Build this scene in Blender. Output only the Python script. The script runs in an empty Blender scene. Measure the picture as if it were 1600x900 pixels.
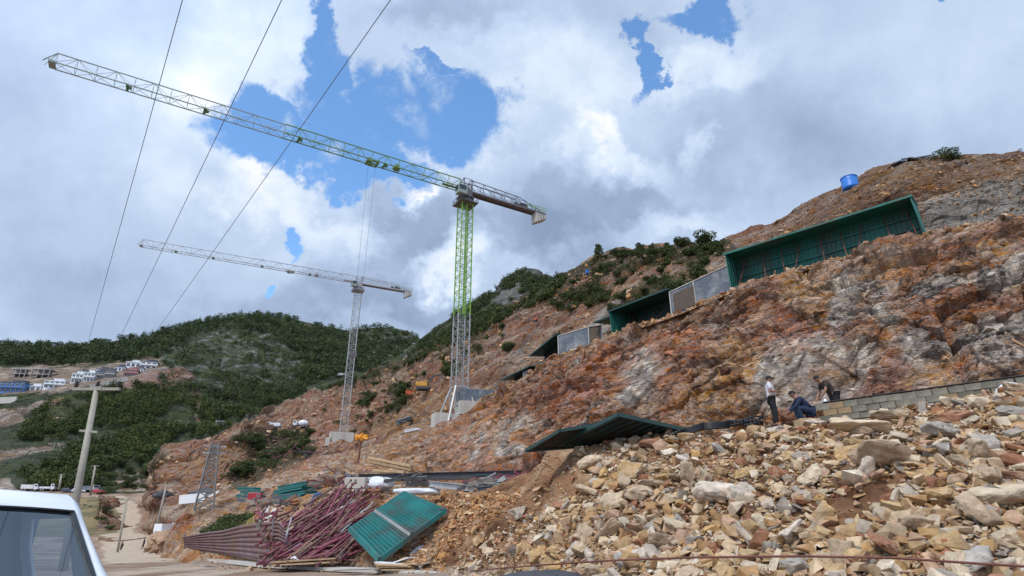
import bpy, bmesh, math, random
import numpy as np
from mathutils import Vector, Matrix

random.seed(7); rng = np.random.default_rng(11)
scene = bpy.context.scene
COL = scene.collection
R = math.radians

# ------------------------------------------------------------------ camera, world, sun, exposure
F_PX, PITCH, EYE = 939.0, R(22.0), 1.6
cam_d = bpy.data.cameras.new("camera"); cam = bpy.data.objects.new("camera", cam_d); COL.objects.link(cam)
cam.location = (0, 0, EYE); cam.rotation_euler = (R(90) + PITCH, 0, 0)
cam_d.sensor_width = 36.0; cam_d.lens = F_PX / 1600 * 36; cam_d.clip_start = 0.1; cam_d.clip_end = 6000
scene.camera = cam
scene.view_settings.view_transform = 'Standard'; scene.view_settings.look = 'None'
scene.view_settings.exposure = 0.1; scene.view_settings.gamma = 1.0
scene.view_settings.use_curve_mapping = False
SUN_EL, SUN_AZ = R(52), R(215)      # azimuth clockwise from +Y

world = bpy.data.worlds.new("World"); scene.world = world; world.use_nodes = True
sun_d = bpy.data.lights.new("sun", 'SUN'); sun_d.energy = 2.1; sun_d.angle = R(10); sun_d.color = (1.0, .90, .78)
sun = bpy.data.objects.new("sun", sun_d); COL.objects.link(sun)
sdir = Vector((math.sin(SUN_AZ) * math.cos(SUN_EL), math.cos(SUN_AZ) * math.cos(SUN_EL), math.sin(SUN_EL)))
sun.rotation_euler = sdir.to_track_quat('Z', 'Y').to_euler(); sun.location = (-30, -30, 60)

def build_sky():
    nt = world.node_tree; N = nt.nodes; L = nt.links; N.clear()
    def math_(op, a, b=None, c=None, clamp=False):
        n = N.new('ShaderNodeMath'); n.operation = op; n.use_clamp = clamp
        for i, v in enumerate((a, b, c)):
            if v is None: continue
            if isinstance(v, (int, float)): n.inputs[i].default_value = v
            else: L.new(v, n.inputs[i])
        return n.outputs[0]
    def sstep(x, a, b):
        n = N.new('ShaderNodeMapRange'); n.interpolation_type = 'SMOOTHSTEP'
        L.new(x, n.inputs['Value']); n.inputs['From Min'].default_value = a; n.inputs['From Max'].default_value = b
        return n.outputs[0]
    tc = N.new('ShaderNodeTexCoord'); D = tc.outputs['Generated']
    def dot(v):
        n = N.new('ShaderNodeVectorMath'); n.operation = 'DOT_PRODUCT'; L.new(D, n.inputs[0]); n.inputs[1].default_value = v
        return n.outputs['Value']
    f = math_('MAXIMUM', dot((0, math.cos(PITCH), math.sin(PITCH))), .12)
    u = math_('DIVIDE', dot((1, 0, 0)), f); v = math_('DIVIDE', dot((0, -math.sin(PITCH), math.cos(PITCH))), f)
    comb = N.new('ShaderNodeCombineXYZ'); L.new(u, comb.inputs[0]); L.new(v, comb.inputs[1]); UV = comb.outputs[0]
    def noise(vec, scale, detail, rough, dist=0.0, off=(0, 0, 0)):
        m = N.new('ShaderNodeMapping'); L.new(vec, m.inputs[0]); m.inputs['Location'].default_value = off
        n = N.new('ShaderNodeTexNoise'); L.new(m.outputs[0], n.inputs['Vector'])
        n.inputs['Scale'].default_value = scale; n.inputs['Detail'].default_value = detail
        n.inputs['Roughness'].default_value = rough; n.inputs['Distortion'].default_value = dist
        return n
    wn = noise(D, 5.5, 9, .62)
    sub = N.new('ShaderNodeVectorMath'); sub.operation = 'SUBTRACT'; L.new(wn.outputs['Color'], sub.inputs[0]); sub.inputs[1].default_value = (.5, .5, .5)
    def warped(amp):
        ml = N.new('ShaderNodeVectorMath'); ml.operation = 'MULTIPLY_ADD'; L.new(sub.outputs[0], ml.inputs[0]); ml.inputs[1].default_value = (amp,) * 3; L.new(UV, ml.inputs[2])
        return ml.outputs[0]
    WV, WS = warped(.30), warped(.34)
    def ell(W, px, py, rx, ry, rot=0):
        m = N.new('ShaderNodeMapping'); m.vector_type = 'TEXTURE'; L.new(W, m.inputs[0])
        m.inputs['Location'].default_value = ((px - 800) / F_PX, (450 - py) / F_PX, 0)
        m.inputs['Rotation'].default_value = (0, 0, -R(rot)); m.inputs['Scale'].default_value = (rx / F_PX, ry / F_PX, 1)
        n = N.new('ShaderNodeVectorMath'); n.operation = 'LENGTH'; L.new(m.outputs[0], n.inputs[0]); return n.outputs['Value']
    # gaps of blue between the clouds
    hole = None
    for e in [(575, 195, 150, 68, 8), (425, 232, 105, 50, 4), (715, 185, 100, 74, 0), (480, 100, 40, 70, 0), (470, 25, 24, 50, 0), (560, 262, 130, 42, 8),
              (1024, 85, 15, 62, 0), (1105, 12, 62, 26, 0), (1010, 18, 30, 22, 0), (450, 395, 17, 26, 0), (405, 462, 8, 16, 0), (1462, 24, 12, 10, 0), (690, 108, 50, 12, 10)]:
        d = ell(WV, *e); hole = d if hole is None else math_('MINIMUM', hole, d)
    cloud = sstep(math_('MULTIPLY_ADD', math_('SUBTRACT', noise(UV, 14, 8, .7, .4, (7, 1, 0)).outputs['Fac'], .5), .7, hole), .72, 1.14)
    wis = noise(UV, 9, 8, .7, .3, (3, 1, 0)).outputs['Fac']
    d2 = None
    for e in [(612, 195, 52, 34, 0), (660, 110, 75, 28, 10), (430, 228, 22, 18, 0), (505, 258, 20, 16, 0), (560, 85, 60, 30, 0), (1110, 50, 60, 22, -20), (460, 290, 30, 15, 0)]:
        d = ell(WV, *e); d2 = d if d2 is None else math_('MINIMUM', d2, d)
    near = sstep(d2, 1.5, .2)
    wisp = math_('MULTIPLY', near, sstep(wis, .42, .66))
    cloud = math_('MAXIMUM', cloud, math_('MULTIPLY', wisp, .9), clamp=True)
    # cloud brightness
    b = math_('MULTIPLY_ADD', math_('SUBTRACT', noise(D, 2.6, 8, .55, .25, (1.2, 0, 3)).outputs['Fac'], .5), .55, .64)
    b = math_('MULTIPLY_ADD', math_('SUBTRACT', noise(D, 11, 7, .6, .2, (5, 2, 0)).outputs['Fac'], .5), .30, b)
    for e, a in [((20, 190, 110, 150, 0), -.08), ((130, 480, 230, 60, 0), -.08), ((250, 200, 330, 240, 0), .02), ((620, 370, 150, 85, -10), -.26), ((930, 310, 180, 70, -14), -.20), ((60, 420, 160, 70, 0), -.06),
                 ((1430, 260, 300, 120, 0), -.13), ((1230, 190, 160, 100, 0), -.12), ((640, 480, 240, 40, 0), -.22), ((820, 370, 130, 45, 0), -.18), ((690, 20, 120, 40, 0), -.18), ((450, 520, 300, 50, 0), -.15),
                 ((370, 150, 95, 150, 0), .14), ((900, 120, 180, 110, 0), .16), ((200, 120, 200, 110, 0), .05), ((430, 300, 100, 60, 20), .20), ((640, 295, 42, 30, 0), .45), ((560, 380, 60, 30, 20), .15), ((500, 380, 60, 50, 40), .22),
                 ((700, 235, 130, 34, -6), .22), ((700, 410, 75, 34, -30), .36), ((1000, 225, 120, 28, 30), .22), ((1100, 215, 24, 46, 0), .22), ((920, 230, 44, 50, 0), .16), ((1060, 340, 120, 26, 0), .18), ((720, 450, 26, 20, 0), .2),
                 ((1100, 90, 130, 40, -20), .14), ((860, 90, 120, 80, 0), .08), ((200, 250, 220, 80, 0), .10)]:
        b = math_('MULTIPLY_ADD', sstep(ell(WS, *e), 1.35, .25), a, b)
    cr = N.new('ShaderNodeValToRGB'); L.new(b, cr.inputs[0]); el = cr.color_ramp.elements
    el[0].position = .12; el[0].color = (.19, .26, .39, 1)
    el[1].position = .98; el[1].color = (.98, .98, .98, 1)
    for p, c in [(.34, (.27, .355, .51)), (.55, (.41, .52, .71)), (.74, (.56, .68, .87)), (.87, (.74, .83, .95))]:
        e = el.new(p); e.color = (*c, 1)
    sky = N.new('ShaderNodeTexSky'); sky.sky_type = 'NISHITA'; sky.sun_disc = False
    sky.sun_elevation = SUN_EL; sky.sun_rotation = SUN_AZ; sky.air_density = 1.0; sky.dust_density = .4; sky.ozone_density = 2.0
    tn = N.new('ShaderNodeVectorMath'); tn.operation = 'MULTIPLY'; L.new(sky.outputs[0], tn.inputs[0]); tn.inputs[1].default_value = (1.2, 1.55, 1.75)
    b1 = N.new('ShaderNodeBackground'); L.new(tn.outputs[0], b1.inputs[0]); b1.inputs[1].default_value = .15
    b2 = N.new('ShaderNodeBackground'); L.new(cr.outputs[0], b2.inputs[0]); glow = sstep(dot(tuple(sdir)), .1, .95); L.new(math_('MULTIPLY_ADD', glow, .8, 1.0), b2.inputs[1])
    mx = N.new('ShaderNodeMixShader'); L.new(cloud, mx.inputs[0]); L.new(b1.outputs[0], mx.inputs[1]); L.new(b2.outputs[0], mx.inputs[2])
    out = N.new('ShaderNodeOutputWorld'); L.new(mx.outputs[0], out.inputs[0])
build_sky()

# ------------------------------------------------------------------ measuring helpers
SP, CP = math.sin(PITCH), math.cos(PITCH)
def P(px, py, D):
    u = (px - 800) / F_PX; v = (450 - py) / F_PX
    t = D / (CP - v * SP)
    return Vector((u * t, D, EYE + (SP + v * CP) * t))
def PZ(px, z, D):                      # point seen in column px, at height z, depth D
    e = math.atan2(z - EYE, D) - PITCH
    return P(px, 450 - F_PX * math.tan(e), D)
def proj(X):
    X = np.asarray(X, float); x = X[..., 0]; y = X[..., 1]; z = X[..., 2] - EYE
    dep = y * CP + z * SP; v = (-y * SP + z * CP) / dep
    return 800 + F_PX * x / dep, 450 - F_PX * v, dep

# ------------------------------------------------------------------ noise in numpy
def _hash(ix, iy, iz, s):
    h = (ix.astype(np.int64) * 374761393 + iy.astype(np.int64) * 668265263 + iz.astype(np.int64) * 2147483647 + s * 974634777) & 0xffffffff
    h = ((h ^ (h >> 13)) * 1274126177) & 0xffffffff
    h = ((h ^ (h >> 16)) * 2246822519) & 0xffffffff
    return ((h ^ (h >> 15)) & 0xffffff) / float(0xffffff)
def vnoise(p, s=0):
    i = np.floor(p).astype(np.int64); f = p - i; f = f * f * f * (f * (f * 6 - 15) + 10); r = 0
    for a in (0, 1):
        for b in (0, 1):
            for c in (0, 1):
                w = (f[..., 0] if a else 1 - f[..., 0]) * (f[..., 1] if b else 1 - f[..., 1]) * (f[..., 2] if c else 1 - f[..., 2])
                r = r + w * _hash(i[..., 0] + a, i[..., 1] + b, i[..., 2] + c, s)
    return r * 2 - 1
def fbm(p, o=5, s=0, g=.5):
    r = 0; a = 1.0; t = 0
    for k in range(o):
        r = r + a * vnoise(p * 2.03 ** k + k * 13.7, s + k); t += a; a *= g
    return r / t * 1.6
def cells(p, s=0):
    """nearest jittered cell: returns (f1, f2, random per cell a, b, offset vector)"""
    i = np.floor(p).astype(np.int64); sh = p.shape[:-1]
    f1 = np.full(sh, 9.); f2 = np.full(sh, 9.); ra = np.zeros(sh); rb = np.zeros(sh); off = np.zeros(p.shape)
    for a in (-1, 0, 1):
        for b in (-1, 0, 1):
            for c in (-1, 0, 1):
                cx, cy, cz = i[..., 0] + a, i[..., 1] + b, i[..., 2] + c
                q = np.stack([cx + _hash(cx, cy, cz, s), cy + _hash(cx, cy, cz, s + 1), cz + _hash(cx, cy, cz, s + 2)], -1)
                d = p - q; dd = np.sqrt((d ** 2).sum(-1)); m = dd < f1
                f2 = np.where(m, f1, np.minimum(f2, dd)); f1 = np.where(m, dd, f1)
                ra = np.where(m, _hash(cx, cy, cz, s + 3), ra); rb = np.where(m, _hash(cx, cy, cz, s + 4), rb)
                off = np.where(m[..., None], d, off)
    return f1, f2, ra, rb, off
def facet(p, s=0, tilt=.8):
    """stepped, tilted blocks: the broken face of rock"""
    f1, f2, ra, rb, off = cells(p, s)
    rc = _hash((ra * 9999).astype(np.int64), (rb * 9999).astype(np.int64), np.zeros(ra.shape, np.int64), s + 9)
    return (ra - .5) * 1.2 + tilt * ((rb - .5) * off[..., 0] + (rc - .5) * off[..., 1] + (ra - .5) * off[..., 2]) * 1.6 - .25 * np.clip(.12 - (f2 - f1), 0, .12) / .12
def inside(px, py, poly):
    r = np.zeros(px.shape, bool); n = len(poly)
    for i in range(n):
        x1, y1 = poly[i]; x2, y2 = poly[(i + 1) % n]
        if y1 == y2: continue
        c = ((y1 > py) != (y2 > py)) & (px < (x2 - x1) * (py - y1) / (y2 - y1) + x1)
        r ^= c
    return r
def sm(x, a, b):
    t = np.clip((x - a) / (b - a), 0, 1); return t * t * (3 - 2 * t)
def mixc(a, b, t):
    return a * (1 - t[..., None]) + np.asarray(b, float) * t[..., None]

# ------------------------------------------------------------------ tagging and linking
def tag(o, label=None, cat=None, group=None, kind=None):
    if label: o['label'] = label
    if cat: o['category'] = cat
    if group: o['group'] = group
    if kind: o['kind'] = kind
    return o
def empty(name, loc=(0, 0, 0), rz=0.0, label=None, cat=None, group=None):
    o = bpy.data.objects.new(name, None); COL.objects.link(o); o.location = loc; o.rotation_euler = (0, 0, rz)
    o.empty_display_size = .2
    return tag(o, label, cat, group)
def copy_tree(o, parent=None):
    c = o.copy(); COL.objects.link(c)
    if parent is not None: c.parent = parent
    for ch in list(o.children): copy_tree(ch, c)
    return c
class MB:
    """collects boxes, bars and tubes and links them as one mesh object"""
    def __init__(s): s.v = []; s.f = []; s.m = []
    def add(s, vs, fs, mi=0):
        b = len(s.v); s.v += [tuple(v) for v in vs]; s.f += [tuple(b + i for i in f) for f in fs]; s.m += [mi] * len(fs); return s
    def box(s, c, d, rot=None, mi=0):
        c = Vector(c); vs = []
        for z in (-1, 1):
            for x, y in ((-1, -1), (1, -1), (1, 1), (-1, 1)):
                p = Vector((x * d[0] / 2, y * d[1] / 2, z * d[2] / 2))
                if rot is not None: p = rot @ p
                vs.append(c + p)
        return s.add(vs, [(3, 2, 1, 0), (4, 5, 6, 7), (0, 1, 5, 4), (1, 2, 6, 5), (2, 3, 7, 6), (3, 0, 4, 7)], mi)
    def bar(s, a, b, w, h=None, mi=0):
        a, b = Vector(a), Vector(b); d = b - a; L = d.length
        if L < 1e-6: return s
        q = d.to_track_quat('X', 'Z').to_matrix()
        return s.box((a + b) / 2, (L, w, h or w), q, mi)
    def tube(s, a, b, r0, r1=None, n=8, mi=0, caps=True):
        a, b = Vector(a), Vector(b); d = b - a
        if d.length < 1e-6: return s
        r1 = r0 if r1 is None else r1
        q = d.to_track_quat('Z', 'Y').to_matrix(); vs = []
        for p, r in ((a, r0), (b, r1)):
            for k in range(n):
                t = 2 * math.pi * k / n; vs.append(p + q @ Vector((math.cos(t) * r, math.sin(t) * r, 0)))
        fs = [(k, (k + 1) % n, n + (k + 1) % n, n + k) for k in range(n)]
        if caps: fs += [tuple(reversed(range(n))), tuple(range(n, 2 * n))]
        return s.add(vs, fs, mi)
    def path(s, pts, r, n=6, mi=0):
        for a, b in zip(pts, pts[1:]): s.tube(a, b, r, r, n, mi)
        return s
    def lathe(s, prof, n=16, c=(0, 0, 0), mi=0):
        c = Vector(c); vs = []
        for r, z in prof:
            for k in range(n):
                t = 2 * math.pi * k / n; vs.append(c + Vector((r * math.cos(t), r * math.sin(t), z)))
        fs = []
        for j in range(len(prof) - 1):
            for k in range(n): fs.append((j * n + k, j * n + (k + 1) % n, (j + 1) * n + (k + 1) % n, (j + 1) * n + k))
        return s.add(vs, fs, mi)
    def build(s, name, mat, parent=None, smooth=False, loc=None, bevel=0):
        me = bpy.data.meshes.new(name); me.from_pydata(s.v, [], s.f)
        mats = mat if isinstance(mat, (list, tuple)) else [mat]
        for m in mats: me.materials.append(m)
        if len(mats) > 1: me.polygons.foreach_set('material_index', s.m)
        if smooth: me.polygons.foreach_set('use_smooth', [True] * len(me.polygons))
        me.update()
        o = bpy.data.objects.new(name, me); COL.objects.link(o)
        if parent is not None: o.parent = parent
        if loc is not None: o.location = loc
        if bevel:
            bm = o.modifiers.new('bevel', 'BEVEL'); bm.width = bevel; bm.segments = 2; bm.limit_method = 'ANGLE'
        return o
def tri_mesh(name, V, T, mat, col=None, smooth=False, parent=None):
    V = np.asarray(V, np.float32); T = np.asarray(T, np.int32); k = T.shape[1]
    me = bpy.data.meshes.new(name); me.vertices.add(len(V)); me.vertices.foreach_set('co', V.ravel())
    me.loops.add(T.size); me.loops.foreach_set('vertex_index', T.ravel())
    me.polygons.add(len(T)); me.polygons.foreach_set('loop_start', np.arange(0, T.size, k, dtype=np.int32))
    me.polygons.foreach_set('use_smooth', np.full(len(T), smooth))
    me.update(calc_edges=True); me.validate()
    if col is not None:
        a = me.color_attributes.new('Col', 'FLOAT_COLOR', 'POINT')
        c = np.ones((len(V), 4), np.float32); c[:, :3] = col; a.data.foreach_set('color', c.ravel())
    me.materials.append(mat)
    o = bpy.data.objects.new(name, me); COL.objects.link(o)
    if parent is not None: o.parent = parent
    return o

# ------------------------------------------------------------------ materials
def nmat(name, col, rough=.8, metal=0.0, var=.25, scale=3.0, dirt=None, dirt_amt=.35, bump=.0, bscale=20.0, tint=None, objrand=0.0, attr=False, streak=False, spec=.5):
    m = bpy.data.materials.new(name); m.use_nodes = True; nt = m.node_tree; N, L = nt.nodes, nt.links
    bs = N['Principled BSDF']; bs.inputs['Roughness'].default_value = rough; bs.inputs['Metallic'].default_value = metal
    bs.inputs['Specular IOR Level'].default_value = spec
    tc = N.new('ShaderNodeTexCoord'); geo = N.new('ShaderNodeNewGeometry')
    src = geo.outputs['Position'] if attr else tc.outputs['Object']
    if streak:
        mp = N.new('ShaderNodeMapping'); L.new(src, mp.inputs[0]); mp.inputs['Scale'].default_value = (1, 1, .12); srcs = mp.outputs[0]
    else: srcs = src
    n1 = N.new('ShaderNodeTexNoise'); L.new(srcs, n1.inputs['Vector']); n1.inputs['Scale'].default_value = scale; n1.inputs['Detail'].default_value = 8; n1.inputs['Roughness'].default_value = .65
    if attr:
        ca = N.new('ShaderNodeVertexColor'); ca.layer_name = 'Col'; base = ca.outputs[0]
    else:
        rgb = N.new('ShaderNodeRGB'); rgb.outputs[0].default_value = (*col, 1); base = rgb.outputs[0]
    mr = N.new('ShaderNodeMapRange'); L.new(n1.outputs['Fac'], mr.inputs['Value'])
    mr.inputs['From Min'].default_value = .3; mr.inputs['From Max'].default_value = .7; mr.inputs['To Min'].default_value = 1 - var; mr.inputs['To Max'].default_value = 1 + var
    hs = N.new('ShaderNodeHueSaturation'); L.new(base, hs.inputs['Color']); L.new(mr.outputs[0], hs.inputs['Value'])
    c = hs.outputs[0]
    if objrand:
        oi = N.new('ShaderNodeObjectInfo'); m2 = N.new('ShaderNodeMapRange'); L.new(oi.outputs['Random'], m2.inputs['Value'])
        m2.inputs['To Min'].default_value = 1 - objrand; m2.inputs['To Max'].default_value = 1 + objrand
        h2 = N.new('ShaderNodeHueSaturation'); L.new(c, h2.inputs['Color']); L.new(m2.outputs[0], h2.inputs['Value']); c = h2.outputs[0]
    if dirt is not None:
        n2 = N.new('ShaderNodeTexNoise'); L.new(srcs, n2.inputs['Vector']); n2.inputs['Scale'].default_value = scale * .45; n2.inputs['Detail'].default_value = 9; n2.inputs['Roughness'].default_value = .7; n2.inputs['Distortion'].default_value = .4
        m3 = N.new('ShaderNodeMapRange'); L.new(n2.outputs['Fac'], m3.inputs['Value']); m3.inputs['From Min'].default_value = .48; m3.inputs['From Max'].default_value = .66; m3.inputs['To Max'].default_value = dirt_amt * 2
        mx = N.new('ShaderNodeMix'); mx.data_type = 'RGBA'; mx.clamp_factor = True; L.new(m3.outputs[0], mx.inputs['Factor']); L.new(c, mx.inputs[6]); mx.inputs[7].default_value = (*dirt, 1); c = mx.outputs[2]
    L.new(c, bs.inputs['Base Color'])
    if bump:
        n4 = N.new('ShaderNodeTexNoise'); L.new(src, n4.inputs['Vector']); n4.inputs['Scale'].default_value = bscale; n4.inputs['Detail'].default_value = 10; n4.inputs['Roughness'].default_value = .7
        bp = N.new('ShaderNodeBump'); bp.inputs['Strength'].default_value = 1.0; bp.inputs['Distance'].default_value = bump; L.new(n4.outputs['Fac'], bp.inputs['Height']); L.new(bp.outputs[0], bs.inputs['Normal'])
    return m
M = {}
def rockmat(name, sc, bump, bed=24, contrast=.3, spec=.2):
    m = nmat(name, (0, 0, 0), .93, var=contrast, scale=2.6 * sc, attr=True, spec=spec); nt = m.node_tree; N, L = nt.nodes, nt.links; bs = N['Principled BSDF']
    geo = N.new('ShaderNodeNewGeometry'); src = bs.inputs['Base Color'].links[0].from_socket
    mp = N.new('ShaderNodeMapping'); L.new(geo.outputs['Position'], mp.inputs[0]); mp.inputs['Rotation'].default_value = (0, R(bed), 0); mp.inputs['Scale'].default_value = (1, 1, 2.1)
    h = None; c = src
    for s_, w, a in ((1.1 * sc, .45, .07), (3.0 * sc, .28, .14), (8.0 * sc, .12, .16)):
        v = N.new('ShaderNodeTexVoronoi'); v.feature = 'F1'; L.new(mp.outputs[0], v.inputs['Vector']); v.inputs['Scale'].default_value = s_; v.inputs['Randomness'].default_value = 1
        e = N.new('ShaderNodeTexVoronoi'); e.feature = 'DISTANCE_TO_EDGE'; L.new(mp.outputs[0], e.inputs['Vector']); e.inputs['Scale'].default_value = s_
        sp = N.new('ShaderNodeSeparateColor'); L.new(v.outputs['Color'], sp.inputs[0])
        mr = N.new('ShaderNodeMapRange'); L.new(sp.outputs[0], mr.inputs['Value']); mr.inputs['To Min'].default_value = 1 - a; mr.inputs['To Max'].default_value = 1 + a
        hs = N.new('ShaderNodeHueSaturation'); L.new(c, hs.inputs['Color']); L.new(mr.outputs[0], hs.inputs['Value']); m2 = N.new('ShaderNodeMapRange'); L.new(sp.outputs[1], m2.inputs['Value']); m2.inputs['To Min'].default_value = .75; m2.inputs['To Max'].default_value = 1.15; L.new(m2.outputs[0], hs.inputs['Saturation']); c = hs.outputs[0]
        ed = N.new('ShaderNodeMapRange'); L.new(e.outputs['Distance'], ed.inputs['Value']); ed.inputs['From Max'].default_value = .07
        k = N.new('ShaderNodeMath'); k.operation = 'MULTIPLY'; L.new(ed.outputs[0], k.inputs[0]); k.inputs[1].default_value = w * .6
        k2 = N.new('ShaderNodeMath'); k2.operation = 'MULTIPLY_ADD'; L.new(sp.outputs[2], k2.inputs[0]); k2.inputs[1].default_value = w; L.new(k.outputs[0], k2.inputs[2])
        if h is None: h = k2.outputs[0]
        else: ad = N.new('ShaderNodeMath'); ad.operation = 'ADD'; L.new(h, ad.inputs[0]); L.new(k2.outputs[0], ad.inputs[1]); h = ad.outputs[0]
    n = N.new('ShaderNodeTexNoise'); L.new(mp.outputs[0], n.inputs['Vector']); n.inputs['Scale'].default_value = 4 * sc; n.inputs['Detail'].default_value = 10; n.inputs['Roughness'].default_value = .75
    k3 = N.new('ShaderNodeMath'); k3.operation = 'MULTIPLY_ADD'; L.new(n.outputs['Fac'], k3.inputs[0]); k3.inputs[1].default_value = .55; L.new(h, k3.inputs[2])
    b = N.new('ShaderNodeBump'); b.inputs['Distance'].default_value = bump; L.new(k3.outputs[0], b.inputs['Height']); L.new(b.outputs[0], bs.inputs['Normal']); L.new(c, bs.inputs['Base Color'])
    return m
M['cliff'] = rockmat('cliff_rock', 1.0, .15)
M['cliff_old'] = nmat('cliff_rock', (0, 0, 0), .92, var=.38, scale=2.6, attr=True, bump=.22, bscale=2.2, spec=.2)
M['ground'] = nmat('ground_soil', (0, 0, 0), .95, var=.22, scale=1.4, attr=True, bump=.05, bscale=5, spec=.2)
M['hill'] = rockmat('hill_soil', .42, .28, 0, .2)
M['hill_old'] = nmat('hill_soil', (0, 0, 0), .97, var=.32, scale=.35, attr=True, bump=.7, bscale=.6, spec=.1)
M['far'] = rockmat('far_slope', .07, 2.5, 0, .35)
M['far_old'] = nmat('far_slope', (0, 0, 0), .97, var=.35, scale=.09, attr=True, bump=2.5, bscale=.12, spec=.1)
M['rubble'] = nmat('rubble_stone', (0, 0, 0), .88, var=.3, scale=7, attr=True, bump=.03, bscale=16, spec=.3)
M['foliage'] = nmat('foliage', (0, 0, 0), .8, var=.3, scale=.6, attr=True, spec=.25)
# ------------------------------------------------------------------ terrain surfaces
def loft(rows, px0, px1, nu, segs):
    """rows: lists of (px, py, D) or (px, None, D, z); returns grid of points"""
    U = np.linspace(px0, px1, nu); G = []
    for row in rows:
        pts = sorted(row, key=lambda r: r[0])
        xs = [r[0] for r in pts]; W = [PZ(r[0], r[3], r[2]) if r[1] is None else P(r[0], r[1], r[2]) for r in pts]
        D = np.interp(U, xs, [w.y for w in W]); Z = np.interp(U, xs, [(w.z - EYE) / w.y for w in W]) * D + EYE
        # x so that the point stays in its column
        dep = D * CP + (Z - EYE) * SP
        X = (U - 800) / F_PX * dep
        G.append(np.stack([X, D, Z], -1))
    out = []
    for a, b, n in zip(G, G[1:], segs):
        for k in range(n): out.append(a + (b - a) * (k / n))
    out.append(G[-1]); return np.array(out)
def smooth_grid(A, it):
    for _ in range(it):
        B = A.copy(); B[1:-1] = (A[:-2] + 2 * A[1:-1] + A[2:]) / 4; A = B.copy()
        A[:, 1:-1] = (B[:, :-2] + 2 * B[:, 1:-1] + B[:, 2:]) / 4
    return A
def normals(A):
    du = np.gradient(A, axis=1); dv = np.gradient(A, axis=0); n = np.cross(du, dv)
    n /= np.linalg.norm(n, axis=-1, keepdims=True) + 1e-9
    s = np.sign((n * (np.array([0, 0, EYE]) - A)).sum(-1, keepdims=True)); up = n[..., 2:3]
    s = np.where(np.abs(up) > .75, np.sign(up), s); s[s == 0] = 1
    return n * s
def grid_obj(name, A, col, mat, smooth=False, flip=False):
    nv, nu = A.shape[:2]; i = np.arange(nv * nu).reshape(nv, nu)
    a, b, c, d = i[:-1, :-1].ravel(), i[:-1, 1:].ravel(), i[1:, 1:].ravel(), i[1:, :-1].ravel()
    T = np.stack([a, b, c, d], -1)
    o = tri_mesh(name, A.reshape(-1, 3), T, mat, np.clip(col.reshape(-1, 3), .004, .8), smooth)
    return o
SURF = {}

DIRT = (.30, .185, .12); PALE = (.42, .30, .215); RED = (.25, .10, .058); OCHRE = (.36, .19, .075); GREYR = (.31, .285, .265); WHITEY = (.5, .46, .41)
BROWN = (.13, .065, .04); GRASS = (.085, .10, .03); FORE = (.055, .072, .032)

# --- cliff cut above the bench
C0 = [(250, None, 45, -2.5), (300, None, 48, 1.2), (400, 790, 50), (480, 768, 50), (560, 755, 46), (700, None, 42, 5.0), (830, None, 38.5, 5.0), (900, None, 35, 4.9),
      (1060, None, 30, 4.8), (1200, None, 24.3, 4.7), (1300, None, 23.7, 4.8), (1600, None, 21, 5.2), (1950, None, 20, 5.2)]
C1 = [(250, None, 62, -2.5), (300, 812, 62), (400, 772, 62), (480, 745, 62), (560, 724, 60), (640, 712, 56), (700, 696, 52), (830, 655, 46), (900, 628, 42), (1060, 585, 35), (1200, 560, 28.5), (1300, 540, 27),
      (1600, 490, 23), (1950, 470, 22)]
C1b = [(250, None, 84, -2.5), (300, 806, 80), (400, 764, 80), (480, 732, 78), (560, 711, 74), (640, 695, 68), (700, 672, 62), (830, 612, 55), (900, 588, 49), (1060, 528, 40.5), (1200, 495, 33.5), (1300, 466, 31),
       (1460, 425, 27.2), (1600, 405, 25.5), (1950, 380, 24)]
C2 = [(250, None, 110, -3), (300, 801, 100), (400, 759, 98), (480, 726, 96), (560, 704, 92), (640, 681, 84), (700, 668, 78), (720, 660, 77), (745, 648, 75.5), (765, 630, 74), (800, 600, 68.4), (870, 556, 58.9), (940, 529, 52.9), (1050, 491, 46.2),
      (1155, 448, 40.4), (1330, 400, 35.2), (1460, 367, 32.2), (1600, 345, 30), (1950, 310, 28)]
CM = [(p[0], None, p[2] + .8, (PZ(p[0], p[3], p[2]).z if p[1] is None else P(*p[:3]).z) - 3) for p in C0]
A = loft([CM, C0, C1, C1b, C2], 250, 1950, 1150, [10, 130, 130, 110]); A = smooth_grid(A, 14)
n = smooth_grid(normals(A), 40); n /= np.linalg.norm(n, axis=-1, keepdims=True); px, py, dep = proj(A)
edge = np.minimum(sm(np.arange(A.shape[0])[:, None], 8, 20), 1 - .85 * sm(np.arange(A.shape[0])[:, None], A.shape[0] - 26, A.shape[0] - 1))
smooth_plane = np.zeros(px.shape)
for (cx, cy, rx, ry) in [(1010, 600, 60, 60), (1260, 590, 110, 70), (1440, 590, 80, 36), (780, 690, 90, 60)]: smooth_plane = np.maximum(smooth_plane, 1 - sm(np.hypot((px - cx) / rx, (py - cy) / ry), .6, 1.15))
facm = 1 - .72 * smooth_plane
hard = sm(px, 560, 800)                                   # earth to the left, rock to the right
ang = R(24); bed = np.stack([A[..., 0] * math.cos(ang) + A[..., 2] * math.sin(ang), A[..., 1], -A[..., 0] * math.sin(ang) + A[..., 2] * math.cos(ang)], -1)
disp = (.9 * fbm(A / 9.0, 3, 3)
        + hard * (facm * .95 * facet(bed / np.array([4.6, 4.0, 3.0]), 21) + facm * .42 * facet(bed / np.array([1.9, 1.6, 1.0]), 31) + facm * .17 * facet(bed / np.array([.75, .7, .34]), 41)
                  + facm * .08 * facet(bed / np.array([.36, .3, .15]), 51))
        + (1 - hard) * (.35 * facet(A / np.array([2.2, 2.2, 5.0]), 71) + .12 * facet(A / np.array([.8, .8, 1.6]), 72))
        + .05 * fbm(A / .5, 3, 9))
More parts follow.
